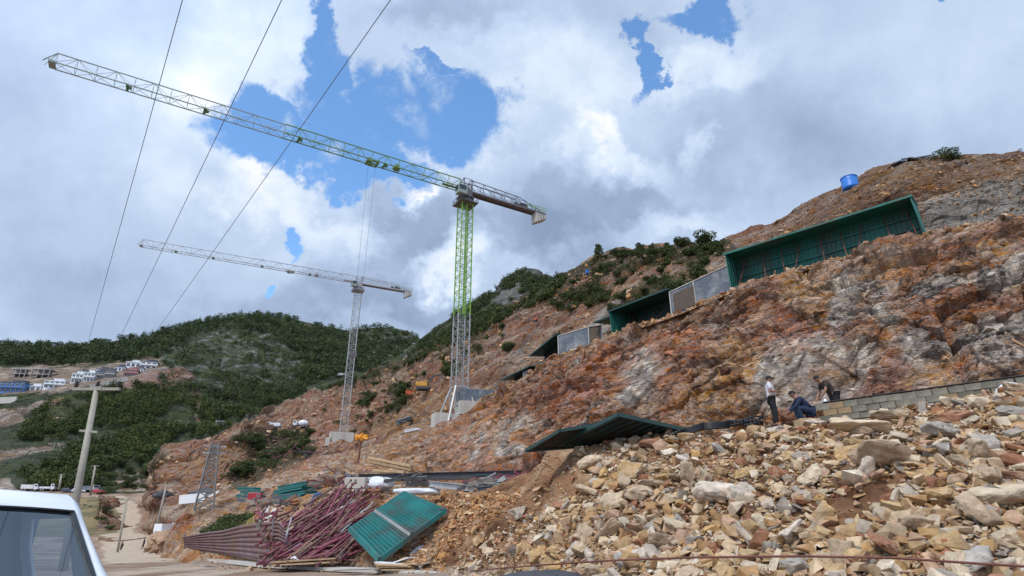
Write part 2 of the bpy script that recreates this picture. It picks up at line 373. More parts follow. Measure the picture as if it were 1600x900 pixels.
led = fbm(bed / np.array([9., 9., 1.3]), 4, 15); disp += hard * .5 * np.abs(led)
gul = 1 - np.abs(fbm(np.stack([A[..., 0] / 2.2, A[..., 1] / 2.2, A[..., 2] / 12], -1), 3, 77)); disp += (1 - hard) * .8 * (gul - .6)
A = A + n * (disp * edge)[..., None]
px, py, dep = proj(A)
w1 = 30 * fbm(A / 4.5, 5, 101); w2 = 30 * fbm(A / 4.5, 5, 102); qx, qy = px + w1, py + w2
f1, f2, ra, rb, off = cells(bed / np.array([3.4, 2.6, 1.9]), 22)
g1, g2, rc, rd, _ = cells(bed / np.array([1.0, .9, .5]), 33)
nz = fbm(A / 3.0, 5, 110); nf = fbm(bed / np.array([1.2, 1.2, .35]), 5, 111)
col = np.zeros(A.shape) + np.array((.36, .16, .075))
col = mixc(col, (.44, .225, .085), sm(nz + (ra - .5) * 1.0, .0, .5) * .8)
col = mixc(col, (.43, .26, .16), sm(rb + .3 * nf, .55, .8) * .7); col = mixc(col, (.33, .125, .065), sm(fbm(A / 4, 5, 140) + (rd - .5) * .5, .1, .5) * .75)
col = mixc(col, BROWN, sm(fbm(A / 2.1, 5, 112) + (rc - .5) * .6, .35, .75) * .65)
def blob(cx, cy, rx, ry, rot=0):
    c, s = math.cos(R(rot)), math.sin(R(rot)); dx, dy = qx - cx, qy - cy
    return 1 - sm(np.hypot((dx * c + dy * s) / rx, (-dx * s + dy * c) / ry), .55, 1.05)
grey = np.zeros(px.shape)
for e in [(1005, 590, 48, 62), (935, 645, 70, 22, -25), (740, 690, 20, 60), (800, 690, 30, 50), (840, 655, 40, 25), (1215, 590, 60, 90), (1290, 580, 110, 80), (1400, 480, 60, 46), (1500, 470, 90, 60), (1570, 520, 120, 60), (1340, 440, 50, 34),
          (1545, 590, 110, 20), (1480, 400, 40, 14, -10), (1590, 420, 60, 40), (985, 545, 30, 30), (895, 560, 16, 22), (1390, 390, 34, 20), (1100, 520, 24, 26), (1280, 530, 40, 20), (1320, 480, 30, 50), (1450, 545, 70, 30)]:
    grey = np.maximum(grey, blob(*e))
grey *= np.maximum(sm(nz + (ra - .5) * 1.3 + (rc - .5) * .5, -.35, .35), .85 * smooth_plane * sm(nz, -1.0, -.5))
stk = fbm(np.stack([A[..., 0] / .45, A[..., 1] / .45, A[..., 2] / 4.5], -1), 4, 120)
gcol = mixc(np.zeros(A.shape) + np.array((.34, .285, .245)), (.55, .475, .40), sm(stk + (rc - .5) * .4, -.05, .4))
gcol = mixc(gcol, (.20, .17, .155), sm(-stk + (rd - .5) * .4, .15, .6) * .6)
gcol = mixc(gcol, (.42, .25, .14), sm(fbm(A / 1.6, 4, 121), .2, .6) * .8)
col = col * (1 - grey[..., None]) + gcol * grey[..., None]
och = np.zeros(px.shape)
for e in [(1445, 592, 55, 30, -10), (1160, 560, 34, 70, 30), (1410, 400, 70, 26, -14), (1570, 380, 40, 26), (1130, 620, 50, 30), (1250, 470, 60, 30)]: och = np.maximum(och, blob(*e))
col = mixc(col, (.52, .29, .12), och * sm(nf + (rc - .5), -.7, .1) * .85)
red = np.zeros(px.shape)
for e in [(1070, 530, 50, 26), (1180, 480, 70, 20, -20), (880, 600, 90, 40, -25), (960, 560, 40, 30), (700, 700, 40, 40), (1230, 520, 60, 26)]: red = np.maximum(red, blob(*e))
col = mixc(col, (.38, .14, .07), red * sm(nz, -.4, .3) * .7)
soft = 1 - hard; s2 = fbm(np.stack([A[..., 0] / 1.3, A[..., 1] / 1.3, A[..., 2] / 7.], -1), 4, 130)
earth = mixc(np.zeros(A.shape) + np.array((.38, .235, .14)), (.38, .195, .08), sm(s2, -.1, .5)); earth = mixc(earth, (.33, .15, .08), sm(nz, .2, .7)); earth = mixc(earth, (.52, .40, .30), sm(fbm(A / 2, 4, 131), .25, .6) * .7)
col = col * (1 - soft[..., None]) + earth * soft[..., None]
crest = sm(np.arange(A.shape[0])[:, None] + 22 * fbm(A / 1.5, 3, 133), A.shape[0] - 34, A.shape[0] - 14)
col = mixc(col, (.40, .27, .17), crest * .7)
rl = np.abs(fbm(bed / np.array([7., 7., 2.6]) + .2 * fbm(A / 1.2, 3, 150)[..., None], 4, 151)); rl2 = np.abs(fbm(bed / np.array([2.6, 2.6, 1.1]), 4, 152))
col *= (1 - hard * .62 * (1 - sm(rl, .0, .05)))[..., None]; col *= (1 - hard * .45 * (1 - sm(rl2, .0, .05)))[..., None]
lay = fbm(bed / np.array([3.5, 3.5, .16]), 3, 153); col *= (1 + hard * .20 * lay * (1 - grey))[..., None]
crack = np.clip(.10 - (g2 - g1), 0, .10) / .10 * .3 + np.clip(.07 - (f2 - f1), 0, .07) / .07 * .45
col *= (1 - np.clip(crack * hard * 1.0, 0, .8))[..., None]
col *= (.86 + .34 * rd)[..., None]; col = (col - col.mean(-1, keepdims=True)) * .97 + col.mean(-1, keepdims=True); col = col * np.array((.86, .83, .78))
ACOL = col.copy(); tag(grid_obj('cliff_face', A, col, M['cliff']), kind='structure')
SURF['cliff'] = A

# --- bench, rubble slope and toe
B0 = [(p[0], None, p[2] + 2.5, (PZ(p[0], p[3], p[2]).z if p[1] is None else P(*p[:3]).z) - .1) for p in C0]
B1 = [(250, None, 44, -1.5), (300, None, 45, .6), (400, 806, 42), (480, 775, 39), (560, 768, 37), (700, 762, 34), (770, 765, 29), (830, 742, 26), (868, 706, 23), (900, 700, 21.5), (960, 684, 20.6), (1060, 680, 20), (1200, 669, 19.2), (1300, 660, 18.6),
      (1400, 640, 17.5), (1500, 624, 16.4), (1600, 608, 15.8), (1950, 585, 15)]
B2 = [(250, None, 42, -1.5), (300, 858, 40), (400, 842, 36), (480, 832, 33.5), (560, 836, 32), (640, 842, 30.5), (700, 828, 28), (760, 808, 25), (830, 795, 21), (900, 790, 17.5), (1060, 790, 14.8), (1200, 785, 13.6), (1300, 780, 13.0), (1600, 762, 12.2), (1950, 760, 12)]
B3 = [(250, None, 40, -1.5), (300, None, 38, 0), (400, None, 34, .0), (480, None, 31, .02), (560, None, 29, .05), (700, 890, 25), (800, 896, 19), (900, 897, 15), (1060, 905, 12.2), (1200, 930, 10.5), (1300, 945, 9.8), (1600, 960, 9), (1950, 980, 8.5)]
B4 = [(250, None, 36, -1.5), (320, None, 34, -.08), (480, None, 27, -.08), (700, None, 17, -.08), (900, None, 8, -.08), (1300, None, 4, -.08), (1950, None, 3.5, -.08)]
B = loft([B0, B1, B2, B3, B4], 250, 1950, 800, [60, 130, 130, 40]); B = smooth_grid(B, 5)
px, py, dep = proj(B); v = np.arange(B.shape[0])[:, None]
rock_zone = inside(px, py, [(690, 900), (740, 850), (800, 780), (850, 735), (880, 700), (960, 690), (1060, 672), (1300, 650), (1600, 600), (2100, 560), (2100, 1400), (700, 1400)])
n = normals(B); d = .25 * fbm(B / 2.6, 5, 201) + .10 * fbm(B / .5, 4, 202) + .07 * facet(B / 1.1, 203) + .06 * facet(B / .4, 204)
d *= sm(v, 10, 70) * (1 - sm(v, 290, 322)) * np.where(px < 1400, 1, 1)
B = B + n * d[..., None]
nz = fbm(B / 2.2, 5, 210)
col = np.zeros(B.shape) + np.array((.25, .14, .075)); col = mixc(col, (.13, .065, .035), sm(nz, .1, .6)); col = mixc(col, (.36, .24, .145), sm(-nz, .15, .6))
left = 1 - sm(px + 40 * nz, 600, 760)
col = col * (1 - left[..., None]) + mixc(mixc(np.zeros(B.shape) + np.array((.34, .235, .155)), (.30, .14, .06), sm(nz, .1, .5)), (.5, .42, .34), sm(-nz, .2, .5)) * left[..., None]
gr = inside(px + 12 * nz, py + 8 * nz, [(290, 838), (300, 810), (350, 780), (400, 790), (400, 815), (370, 830), (330, 840)])
col = mixc(col, (.13, .12, .03), gr * .85)
col = mixc(col, (.27, .21, .165), sm(v, 300, 322) * np.ones(px.shape))
tag(grid_obj('rubble_slope', B, col, M['ground']), kind='structure')
SURF['bench'] = B

# --- near ground, road and valley floor
G0 = [(-500, None, 5, 0), (950, None, 5, 0)]
G1 = [(-500, None, 25, 0), (950, None, 25, 0)]
G2 = [(-500, None, 60, -.5), (160, None, 60, -.7), (300, None, 60, -.5), (950, None, 60, 0)]
G3 = [(-500, None, 115, -.6), (160, None, 118, -1.6), (300, None, 118, -1.4), (950, None, 118, 0)]
G4 = [(-500, 800, 165), (120, 822, 165), (200, 822, 165), (260, 812, 160), (300, 800, 150), (950, 780, 150)]
G5 = [(-500, 772, 205), (60, 779, 205), (200, 781, 205), (300, 778, 190), (950, 760, 190)]
G6 = [(-500, 752, 250), (0, 756, 245), (200, 768, 235), (300, 764, 225), (950, 750, 240)]
G = loft([G0, G1, G2, G3, G4, G5, G6], -500, 950, 420, [60, 60, 50, 60, 50, 40]); G = smooth_grid(G, 4)
G[..., 2] += .10 * fbm(G / 5, 4, 301) * sm(G[..., 1], 20, 60) + .02 * fbm(G / .8, 3, 302)
px, py, dep = proj(G); nz = fbm(G / 6, 5, 303); nb = fbm(G / np.array([1.2, 7, 3]), 4, 304)
col = np.zeros(G.shape) + np.array((.285, .205, .15)); col = mixc(col, (.20, .125, .085), sm(nz, .0, .5)); col = mixc(col, (.42, .34, .265), sm(nb, .15, .7) * .8)
qx, qy = px + 8 * nz, py + 3 * nz
road = inside(qx, qy, [(160, 862), (160, 836), (186, 826), (184, 800), (170, 784), (172, 775), (196, 776), (216, 790), (218, 815), (206, 832), (250, 836), (300, 850), (330, 860), (340, 872), (200, 880), (160, 878)])
col = mixc(col, (.46, .375, .285), road * .8)
grs = inside(qx, qy, [(-600, 835), (-600, 772), (120, 776), (160, 776), (186, 800), (184, 828), (160, 838)])
col = mixc(col, (.10, .095, .04), grs * .8); col = mixc(col, (.25, .19, .10), grs * sm(nz, .0, .4) * .8)
col = mixc(col, (.22, .13, .085), inside(qx, qy, [(216, 790), (260, 775), (300, 780), (300, 850), (250, 838), (215, 832)]) * .6)
tag(grid_obj('dirt_road_and_valley_floor', G, col, M['ground'], True), kind='structure')
SURF['ground'] = G

# --- working slope above the cliff, up to the right-hand ridge
SA = []
for p in C2:
    w = P(*p) if p[1] is not None else PZ(p[0], p[3], p[2]); SA.append((p[0], None, p[2] + (4.5 if p[0] > 560 else 3), w.z - (.15 if p[0] > 560 else .6)))
SA = [q for q in SA if q[0] > 300] + [(150, None, 120, -5), (238, None, 118, -4), (262, None, 116, -.5), (300, None, 108, 4.4)]
S0 = [(q[0], None, q[2] - 5.5, q[3] - .5) for q in SA]
SB = [(150, None, 150, 0), (236, None, 135, -3.5), (256, 792, 137), (300, 772, 140), (350, 760, 142), (400, 748, 150), (500, 714, 150), (540, 708, 150), (560, 703, 150), (600, 676, 145), (700, 606, 122), (800, 545, 100), (900, 500, 84), (1000, 462, 70), (1100, 432, 58), (1200, 398, 50), (1330, 345, 43), (1400, 315, 41),
      (1480, 300, 40), (1600, 282, 37), (1950, 260, 34)]
SC = [(150, None, 190, 8), (232, None, 160, -1), (250, 730, 160), (262, 715, 160), (300, 706, 165), (340, 696, 172), (380, 684, 190), (430, 690, 230), (500, 668, 235), (560, 640, 215), (600, 622, 200), (700, 560, 175), (800, 500, 150), (900, 452, 122), (1000, 424, 102), (1100, 402, 80), (1200, 370, 66),
      (1330, 312, 51), (1400, 275, 47), (1480, 262, 45), (1600, 258, 42), (1950, 235, 38)]
SD = [(150, None, 240, 14), (228, None, 200, 7), (248, 705, 203), (260, 700, 205), (300, 690, 215), (340, 684, 225), (380, 668, 270), (430, 640, 330), (500, 612, 330), (560, 596, 300), (620, 572, 280), (700, 540, 245), (760, 508, 225), (800, 486, 205), (850, 464, 185), (880, 441, 172), (930, 406, 150), (1000, 396, 128),
      (1060, 392, 108), (1130, 379, 94), (1200, 353, 80), (1270, 320, 69), (1330, 290, 60), (1370, 267, 57), (1420, 251, 54), (1480, 243, 51), (1560, 243, 49), (1600, 240, 48), (1950, 225, 44)]
SE = [(p[0], None, p[2] + 45, (P(*p[:3]).z if p[1] is not None else p[3]) - 16) for p in SD]
S = loft([S0, SA, SB, SC, SD, SE], 150, 1950, 1150, [12, 120, 130, 130, 25]); S = smooth_grid(S, 6)
n = normals(S); v = np.arange(S.shape[0])[:, None]; sc = np.clip(S[..., 1] / 90, .35, 3.0)
px, py, dep = proj(S)
nz0 = fbm(S / 20, 3, 421); amp = sm(v, 16, 60) * (1 - .8 * sm(v, 372, 392)) + .02
ter = np.abs(fbm(S / np.array([60, 60, 5.0]), 4, 401))
d = amp * sc * (1.1 * fbm(S / 14.0, 5, 402) + 1.2 * facet(S / np.array([9., 9., 4.]), 403) + .5 * facet(S / np.array([3., 3., 1.5]), 404) + .9 * ter)
tz = (S[..., 2] + 2.2 * fbm(S / 25, 3, 420)) / 5.2; tf = tz - np.floor(tz); step = sm(tf, .0, .55) - tf
d = d * .75 + amp * 3.2 * step * (1 + .4 * nz0) * np.clip(S[..., 1] / 90, .5, 1.6)
d = d + sm(v, 16, 40) * (1 - sm(S[..., 1], 60, 110)) * (.30 * facet(S / np.array([1.3, 1.3, .7]), 405) + .14 * facet(S / np.array([.55, .55, .3]), 406)) * (1 - .8 * sm(v, 380, 395))
S = S + n * d[..., None] * np.array([.6, .6, .8])
px, py, dep = proj(S)
w = np.clip(10 + 0 * px, 0, 20); nz = fbm(S / 12, 5, 410); nf = fbm(S / 3.0, 5, 411); ns = fbm(S / np.array([20, 20, 1.6]), 4, 412)
qx, qy = px + 16 * nz + 6 * nf, py + 10 * nf + 6 * nz
col = np.zeros(S.shape) + np.array((.335, .205, .13)); col = mixc(col, (.29, .135, .08), sm(nz, .05, .5)); col = mixc(col, (.43, .315, .225), sm(tf, .5, .75) * (1 - sm(tf, .9, 1.0)) * .7); col = mixc(col, (.25, .12, .07), sm(tf, .05, .25) * (1 - sm(tf, .35, .5)) * .55); col = mixc(col, (.43, .315, .225), sm(ns, .15, .6) * .8); col = mixc(col, (.22, .12, .075), sm(nf, .35, .75) * .6)
redz = np.zeros(px.shape, bool)
for pl in [[(430, 700), (450, 640), (560, 600), (640, 600), (600, 650), (540, 700)], [(230, 790), (240, 720), (300, 680), (420, 680), (430, 740), (340, 790)], [(760, 560), (860, 470), (960, 450), (940, 480), (800, 545)], [(560, 640), (700, 560), (720, 600), (600, 660)]]: redz |= inside(qx, qy, pl)
col = mixc(col, (.33, .145, .085), redz * sm(nf, -.5, .3) * .75)
col = mixc(col, (.40, .24, .11), inside(qx, qy, [(280, 730), (300, 715), (420, 690), (430, 730), (400, 750), (370, 720)]) * sm(nf, -.3, .4) * .8)
GREEN = [[(500, 612), (600, 565), (680, 535), (760, 490), (860, 425), (900, 440), (860, 475), (800, 498), (700, 546), (640, 572), (560, 600)],
         [(860, 425), (930, 400), (1000, 388), (1140, 370), (1150, 398), (1060, 408), (1000, 418), (920, 440), (870, 470)],
         [(600, 650), (606, 615), (640, 600), (646, 620), (620, 648)], [(370, 700), (380, 672), (480, 672), (500, 710), (430, 745), (395, 705)], [(350, 770), (360, 720), (420, 720), (400, 765)], [(230, 760), (222, 690), (260, 680), (250, 710), (238, 730), (236, 760)],
         [(1060, 455), (1090, 425), (1010, 440), (970, 470), (1000, 485)]]
gm = np.zeros(px.shape, bool)
for pl in GREEN: gm |= inside(qx, qy, pl)
col = mixc(col, (.065, .062, .028), gm * .8)
col = mixc(col, (.15, .12, .055), sm(fbm(S / 7, 4, 415), .2, .5) * (px > 950) * (py > 380) * .55)
gz = inside(qx, qy, [(1440, 310), (1640, 250), (2100, 225), (2100, 420), (1440, 420)])
gg = mixc(np.zeros(S.shape) + np.array((.30, .27, .24)), (.19, .165, .15), sm(nf, .0, .5)); gg = mixc(gg, (.40, .27, .18), sm(fbm(S / 3.5, 4, 417), .25, .5) * .5)
col = np.where(gz[..., None], gg, col)
gz2 = inside(qx, qy, [(890, 540), (960, 470), (985, 465), (985, 485), (940, 520)])
col = mixc(col, (.38, .36, .33), gz2 * .8)
bz = inside(qx, qy, [(1170, 400), (1300, 310), (1400, 245), (1640, 225), (2100, 200), (2100, 235), (1640, 262), (1500, 290), (1400, 315)])
col = mixc(col, (.21, .12, .065), bz * .7); col = mixc(col, (.36, .24, .15), bz * sm(nf, .2, .6) * .6)
oh = inside(qx, qy, [(560, 680), (640, 625), (720, 600), (720, 640), (660, 690)])
col = mixc(col, (.36, .19, .08), oh * .7)
col = col * np.array((.72, .70, .66))
tag(grid_obj('working_hillside', S, col, M['hill']), kind='structure')
SURF['site'] = S

# --- green knoll behind
K0 = [(480, 640, 330), (560, 640, 330), (700, 600, 330), (860, 520, 320), (1000, 480, 300)]
K1 = [(480, 618, 390), (560, 600, 390), (640, 560, 390), (700, 530, 385), (780, 475, 385), (860, 462, 380), (1000, 470, 370)]
K2 = [(480, 606, 430), (560, 585, 430), (620, 560, 430), (650, 536, 430), (690, 503, 430), (720, 488, 430), (745, 468, 430), (775, 452, 430), (790, 434, 430), (805, 424, 430), (822, 417, 430), (842, 420, 430), (860, 432, 430), (900, 455, 430), (1000, 480, 430)]
K3 = [(p[0], None, 520, P(*p).z - 40) for p in K2]
K = loft([K0, K1, K2, K3], 480, 1000, 320, [60, 60, 20]); K = smooth_grid(K, 4); n = normals(K)
d = 9 * fbm(K / 45, 5, 501) * sm(np.arange(K.shape[0])[:, None], 10, 60) * (1 - .8 * sm(np.arange(K.shape[0])[:, None], 90, 118)) + 2.5 * facet(K / 12, 502)
K = K + n * d[..., None] * .7; px, py, dep = proj(K); nz = fbm(K / 25, 5, 503)
col = np.zeros(K.shape) + np.array(FORE); col = mixc(col, (.17, .17, .16), sm(nz + .4 * (py < 470), .25, .6) * .8)
tag(grid_obj('green_knoll', K, col, M['far']), kind='structure')
SURF['knoll'] = K

# --- far side of the valley
F0 = [(-500, 770, 228), (0, 768, 226), (200, 775, 222), (300, 768, 222), (500, 740, 240), (950, 720, 250)]
F1 = [(-500, 735, 262), (0, 724, 262), (100, 722, 262), (200, 738, 262), (300, 730, 262), (500, 700, 290), (950, 690, 300)]
F2 = [(-500, 680, 335), (0, 668, 335), (100, 664, 335), (200, 672, 330), (300, 668, 330), (400, 664, 350), (500, 640, 380), (950, 640, 400)]
F3 = [(-500, 640, 395), (-100, 634, 395), (0, 622, 395), (60, 620, 395), (110, 606, 395), (180, 600, 395), (240, 588, 400), (300, 606, 410), (400, 630, 430), (500, 618, 470), (950, 620, 480)]
F4 = [(-500, 600, 500), (0, 578, 500), (100, 578, 500), (180, 573, 500), (250, 566, 500), (300, 560, 500), (400, 570, 540), (500, 590, 560), (950, 600, 560)]
F5 = [(-500, 572, 700), (-200, 560, 700), (0, 552, 700), (100, 552, 700), (230, 540, 700), (300, 520, 690), (400, 515, 690), (500, 540, 700), (560, 545, 760), (640, 545, 800), (950, 580, 800)]
F6 = [(-500, 556, 900), (-250, 545, 900), (0, 538, 900), (50, 538, 900), (100, 542, 900), (160, 537, 900), (210, 529, 890), (250, 518, 880), (300, 505, 870), (350, 495, 860), (400, 490, 850), (450, 495, 860), (500, 505, 870), (545, 515, 890), (575, 511, 930), (610, 510, 950), (640, 516, 950), (665, 534, 950), (700, 550, 950), (950, 600, 950)]
F7 = [(p[0], None, 1100, P(*p).z - 60) for p in F6]
Fg = loft([F0, F1, F2, F3, F4, F5, F6, F7], -500, 950, 620, [45, 55, 55, 50, 55, 55, 16]); Fg = smooth_grid(Fg, 4); n = normals(Fg)
v = np.arange(Fg.shape[0])[:, None]; am = sm(v, 8, 60) * (1 - .85 * sm(v, 290, 316)) + .02
px, py, dep = proj(Fg)
flat = inside(px, py, [(-60, 625), (-60, 575), (120, 570), (250, 560), (250, 600), (110, 615)])
am = am * np.where(flat, .15, 1)
am = smooth_grid(np.repeat(am[..., None], 1, -1), 6)[..., 0]
d = am * (12 * fbm(Fg / 80, 5, 601) + 4.5 * fbm(Fg / 18, 4, 602) + 3 * facet(Fg / 14, 603))
Fg = Fg + n * d[..., None] * .6
px, py, dep = proj(Fg); nz = fbm(Fg / 30, 5, 604); nf = fbm(Fg / 8, 5, 605)
qx, qy = px + 10 * nz + 4 * nf, py + 5 * nf + 4 * nz
col = np.zeros(Fg.shape) + np.array(FORE); col = mixc(col, (.075, .08, .03), sm(nz, .1, .6) * .7)
BARE = [[(-60, 620), (-60, 575), (140, 571), (250, 555), (255, 590), (180, 598), (90, 612)], [(-60, 675), (-60, 640), (20, 640), (60, 628), (110, 622), (90, 634), (40, 645), (20, 660)], [(-60, 718), (-60, 700), (20, 696), (110, 692), (112, 696), (60, 704), (20, 714)],
        [(150, 650), (145, 635), (180, 640), (175, 652)], [(195, 646), (222, 642), (222, 650), (200, 652)], [(306, 600), (325, 610), (322, 650), (308, 660)], [(180, 740), (260, 735), (260, 770), (180, 770)], [(-60, 770), (-60, 740), (20, 748), (20, 770)], [(380, 650), (440, 648), (440, 662), (380, 662)], [(60, 665), (60, 655), (110, 660), (100, 668)]]
bm_ = np.zeros(px.shape, bool)
for pl in BARE: bm_ |= inside(qx, qy, pl)
bare = mixc(np.zeros(Fg.shape) + np.array((.22, .155, .105)), (.38, .30, .23), sm(nf, .1, .5)); col = np.where(bm_[..., None], bare, col)
bare_ = 0
rcut = inside(qx, qy, [(200, 612), (205, 592), (245, 576), (285, 572), (302, 588), (300, 606)])
col = mixc(col, (.26, .145, .105), rcut * .95)
rk = inside(qx, qy, [(250, 600), (260, 548), (330, 520), (400, 512), (440, 535), (480, 560), (470, 600), (400, 600), (370, 640), (320, 610)])
col = mixc(col, (.19, .185, .165), rk * sm(nf, .22, .42) * .85)
rk2 = inside(qx, qy, [(545, 560), (560, 520), (640, 512), (660, 535), (640, 560)]); col = mixc(col, (.30, .29, .27), rk2 * sm(nf, .1, .42) * .9)
tag(grid_obj('far_hills', Fg, col, M['far']), kind='structure')
SURF['far'] = Fg
# one ground sheet to the horizon, under everything
mb = MB(); mb.add([(-3000, -600, -6), (3000, -600, -6), (3000, 3500, -6), (-3000, 3500, -6)], [(0, 1, 2, 3)])
tag(mb.build('plain', nmat('plain_soil', (.2, .15, .11), .95)), kind='structure')
mb = MB(); mb.add([(-60, -45, -.02), (60, -45, -.02), (60, 6.2, -.02), (-60, 6.2, -.02)], [(0, 1, 2, 3)])
tag(mb.build('near_road', nmat('near_road_soil', (.28, .2, .15), .95, var=.3, scale=1.2, bump=.03, bscale=6)), kind='structure')

# --- what the camera column/row meets first
BW, BH, BS = 1100, 600, 2
buf = np.full((BH, BW), 1e9); bufi = np.full((BH, BW, 3), 0.0); nbuf = np.zeros((BH, BW), int)
for si, (nm, A_) in enumerate(SURF.items()):
    p_, q_, dd = proj(A_); ok = (A_[..., 1] > 3) & (dd > 0)
    ix = ((p_ + 300) / BS).astype(int); iy = (q_ / BS).astype(int)
    ok &= (ix >= 0) & (ix < BW) & (iy >= 0) & (iy < BH)
    ix, iy, dd, pt = ix[ok], iy[ok], dd[ok], A_[ok]
    o_ = np.argsort(-dd); ix, iy, dd, pt = ix[o_], iy[o_], dd[o_], pt[o_]
    cur = np.full((BH, BW), 1e9); cp = np.zeros((BH, BW, 3)); cur[iy, ix] = dd; cp[iy, ix] = pt
    m = cur < buf; buf[m] = cur[m]; bufi[m] = cp[m]; nbuf[m] = si
SN = list(SURF.keys())
def hit(px, py, surf=None):
    cx, cy = int((px + 300) / BS), int(py / BS)
    for r in range(0, 30):
        x0, x1, y0, y1 = max(cx - r, 0), min(cx + r + 1, BW), max(cy - r, 0), min(cy + r + 1, BH)
        b = buf[y0:y1, x0:x1].copy()
        if surf: b[nbuf[y0:y1, x0:x1] != SN.index(surf)] = 1e9
        if b.min() < 1e8:
            k = np.unravel_index(np.argmin(b), b.shape); return Vector(bufi[y0 + k[0], x0 + k[1]])
    return P(px, py, 100)
def scatter(polys, n, surf=None, jitter=True):
    """n points on visible ground inside screen-measured outlines"""
    m = np.zeros((BH, BW), bool); yy, xx = np.mgrid[0:BH, 0:BW]; X = xx * BS - 300 + 1; Y = yy * BS + 1
    for pl in polys: m |= inside(X, Y, pl)
    m &= buf < 1e8
    if surf: m &= nbuf == SN.index(surf)
    ids = np.argwhere(m)
    if not len(ids): return np.zeros((0, 3))
    k = ids[rng.integers(0, len(ids), n)]; p = bufi[k[:, 0], k[:, 1]].copy()
    return p
# ------------------------------------------------------------------ loose rock
def hull_proto(k, n=16, boxy=.6, dims=(1, .75, .55)):
    rs = np.random.default_rng(k); p = rs.normal(size=(n, 3)); p /= np.abs(p).max(1, keepdims=True) ** boxy * np.linalg.norm(p, axis=1, keepdims=True) ** (1 - boxy)
    p *= rs.uniform(.78, 1.0, (n, 1)) * np.array(dims) * .5
    bm = bmesh.new(); vs = [bm.verts.new(q) for q in p]
    r = bmesh.ops.convex_hull(bm, input=vs); bmesh.ops.delete(bm, geom=[g for g in set(r['geom_interior'] + r['geom_unused']) if isinstance(g, bmesh.types.BMVert)], context='VERTS')
    bmesh.ops.triangulate(bm, faces=bm.faces[:]); bm.verts.index_update()
    V = np.array([v.co[:] for v in bm.verts]); T = np.array([[v.index for v in f.verts] for f in bm.faces]); bm.free()
    return V, T
PROTO = [hull_proto(100 + k, int(rng.integers(9, 14)), rng.uniform(.5, .98), (1, rng.uniform(.55, .95), rng.uniform(.35, .75))) for k in range(28)]
def rand_rot(n, flatness=.85):
    """random rotations that keep a stone mostly lying on its flat side"""
    a = rng.uniform(0, 2 * math.pi, n); ax = rng.normal(size=(n, 3)); ax /= np.linalg.norm(ax, axis=1, keepdims=True); t = rng.normal(size=n) * flatness
    K = np.zeros((n, 3, 3)); K[:, 0, 1] = -ax[:, 2]; K[:, 0, 2] = ax[:, 1]; K[:, 1, 0] = ax[:, 2]; K[:, 1, 2] = -ax[:, 0]; K[:, 2, 0] = -ax[:, 1]; K[:, 2, 1] = ax[:, 0]
    Rm = np.eye(3) + np.sin(t)[:, None, None] * K + (1 - np.cos(t))[:, None, None] * (K @ K)
    Z = np.zeros((n, 3, 3)); Z[:, 0, 0] = np.cos(a); Z[:, 0, 1] = -np.sin(a); Z[:, 1, 0] = np.sin(a); Z[:, 1, 1] = np.cos(a); Z[:, 2, 2] = 1
    return Rm @ Z
def merge_rocks(name, pts, sizes, cols, mat):
    n = len(pts); Rm = rand_rot(n); kk = rng.integers(0, len(PROTO), n); VV, TT, CC = [], [], []; base = 0
    for k in range(len(PROTO)):
        ids = np.where(kk == k)[0]
        if not len(ids): continue
        V, T = PROTO[k]; m = len(V)
        W = np.einsum('nij,vj->nvi', Rm[ids], V) * sizes[ids, None, None] + pts[ids][:, None, :]
        VV.append(W.reshape(-1, 3)); TT.append((T[None] + (np.arange(len(ids)) * m)[:, None, None]).reshape(-1, 3) + base); base += m * len(ids)
        CC.append(np.repeat(cols[ids], m, 0))
    return tri_mesh(name, np.concatenate(VV), np.concatenate(TT), mat, np.clip(np.concatenate(CC), .01, .8))
STONE = np.array([(.50, .36, .21), (.55, .43, .30), (.60, .52, .42), (.40, .365, .33), (.42, .26, .135), (.32, .155, .09), (.47, .32, .23), (.66, .60, .51), (.30, .27, .25), (.52, .34, .16)])
SW = np.array([.2, .22, .12, .05, .1, .06, .13, .05, .02, .05]); SW = SW / SW.sum()
def stone_cols(n): return np.array((1, .95, .87)) * STONE[rng.choice(len(STONE), n, p=SW)] * rng.uniform(.75, 1.15, (n, 1))
HEAP = [(700, 896), (720, 868), (770, 830), (800, 800), (850, 760), (905, 700), (960, 684), (1060, 672), (1200, 660), (1300, 652), (1400, 640), (1500, 628), (1600, 605), (1900, 590), (1900, 1190), (700, 1190)]
DARKP = [(1285, 800), (1315, 765), (1390, 745), (1412, 765), (1375, 795), (1345, 820), (1325, 850), (1290, 850)]
Bp, Bq, _ = proj(B)
def area_pts(poly, n, surf):
    px_, py_, _ = proj(surf); m = np.argwhere(inside(px_, py_, poly)); k = m[rng.integers(0, len(m), n)]
    return surf[k[:, 0], k[:, 1]].copy()
def heap_sample(n):
    a = scatter([HEAP], int(n * .66), 'bench'); b = area_pts(HEAP, n - len(a), B); p = np.concatenate([a, b]); return p
def thin(p, polys, keep):
    x, y, _ = proj(p); m = np.zeros(len(p), bool)
    for pl in polys: m |= inside(x, y, pl)
    return (~m) | (rng.uniform(size=len(p)) < keep)
BROWNP = [(850, 735), (905, 700), (935, 695), (940, 730), (890, 790), (830, 810), (780, 830), (760, 822), (810, 775)]
n = 30000; p = heap_sample(n); s = .08 * (1 - rng.uniform(size=n)) ** -.5; s = np.clip(s, .08, .5)
k = thin(p, [DARKP], .10) & thin(p, [BROWNP], .3); p, s = p[k], s[k]; n = len(p)
p += rng.normal(size=(n, 3)) * .04; p[:, 2] += s * .15
merge = merge_rocks('small_rubble', p, s, stone_cols(n) * .93, M['rubble'])
tag(merge, 'countless small broken stones covering the rubble heap', 'rubble', kind='stuff')
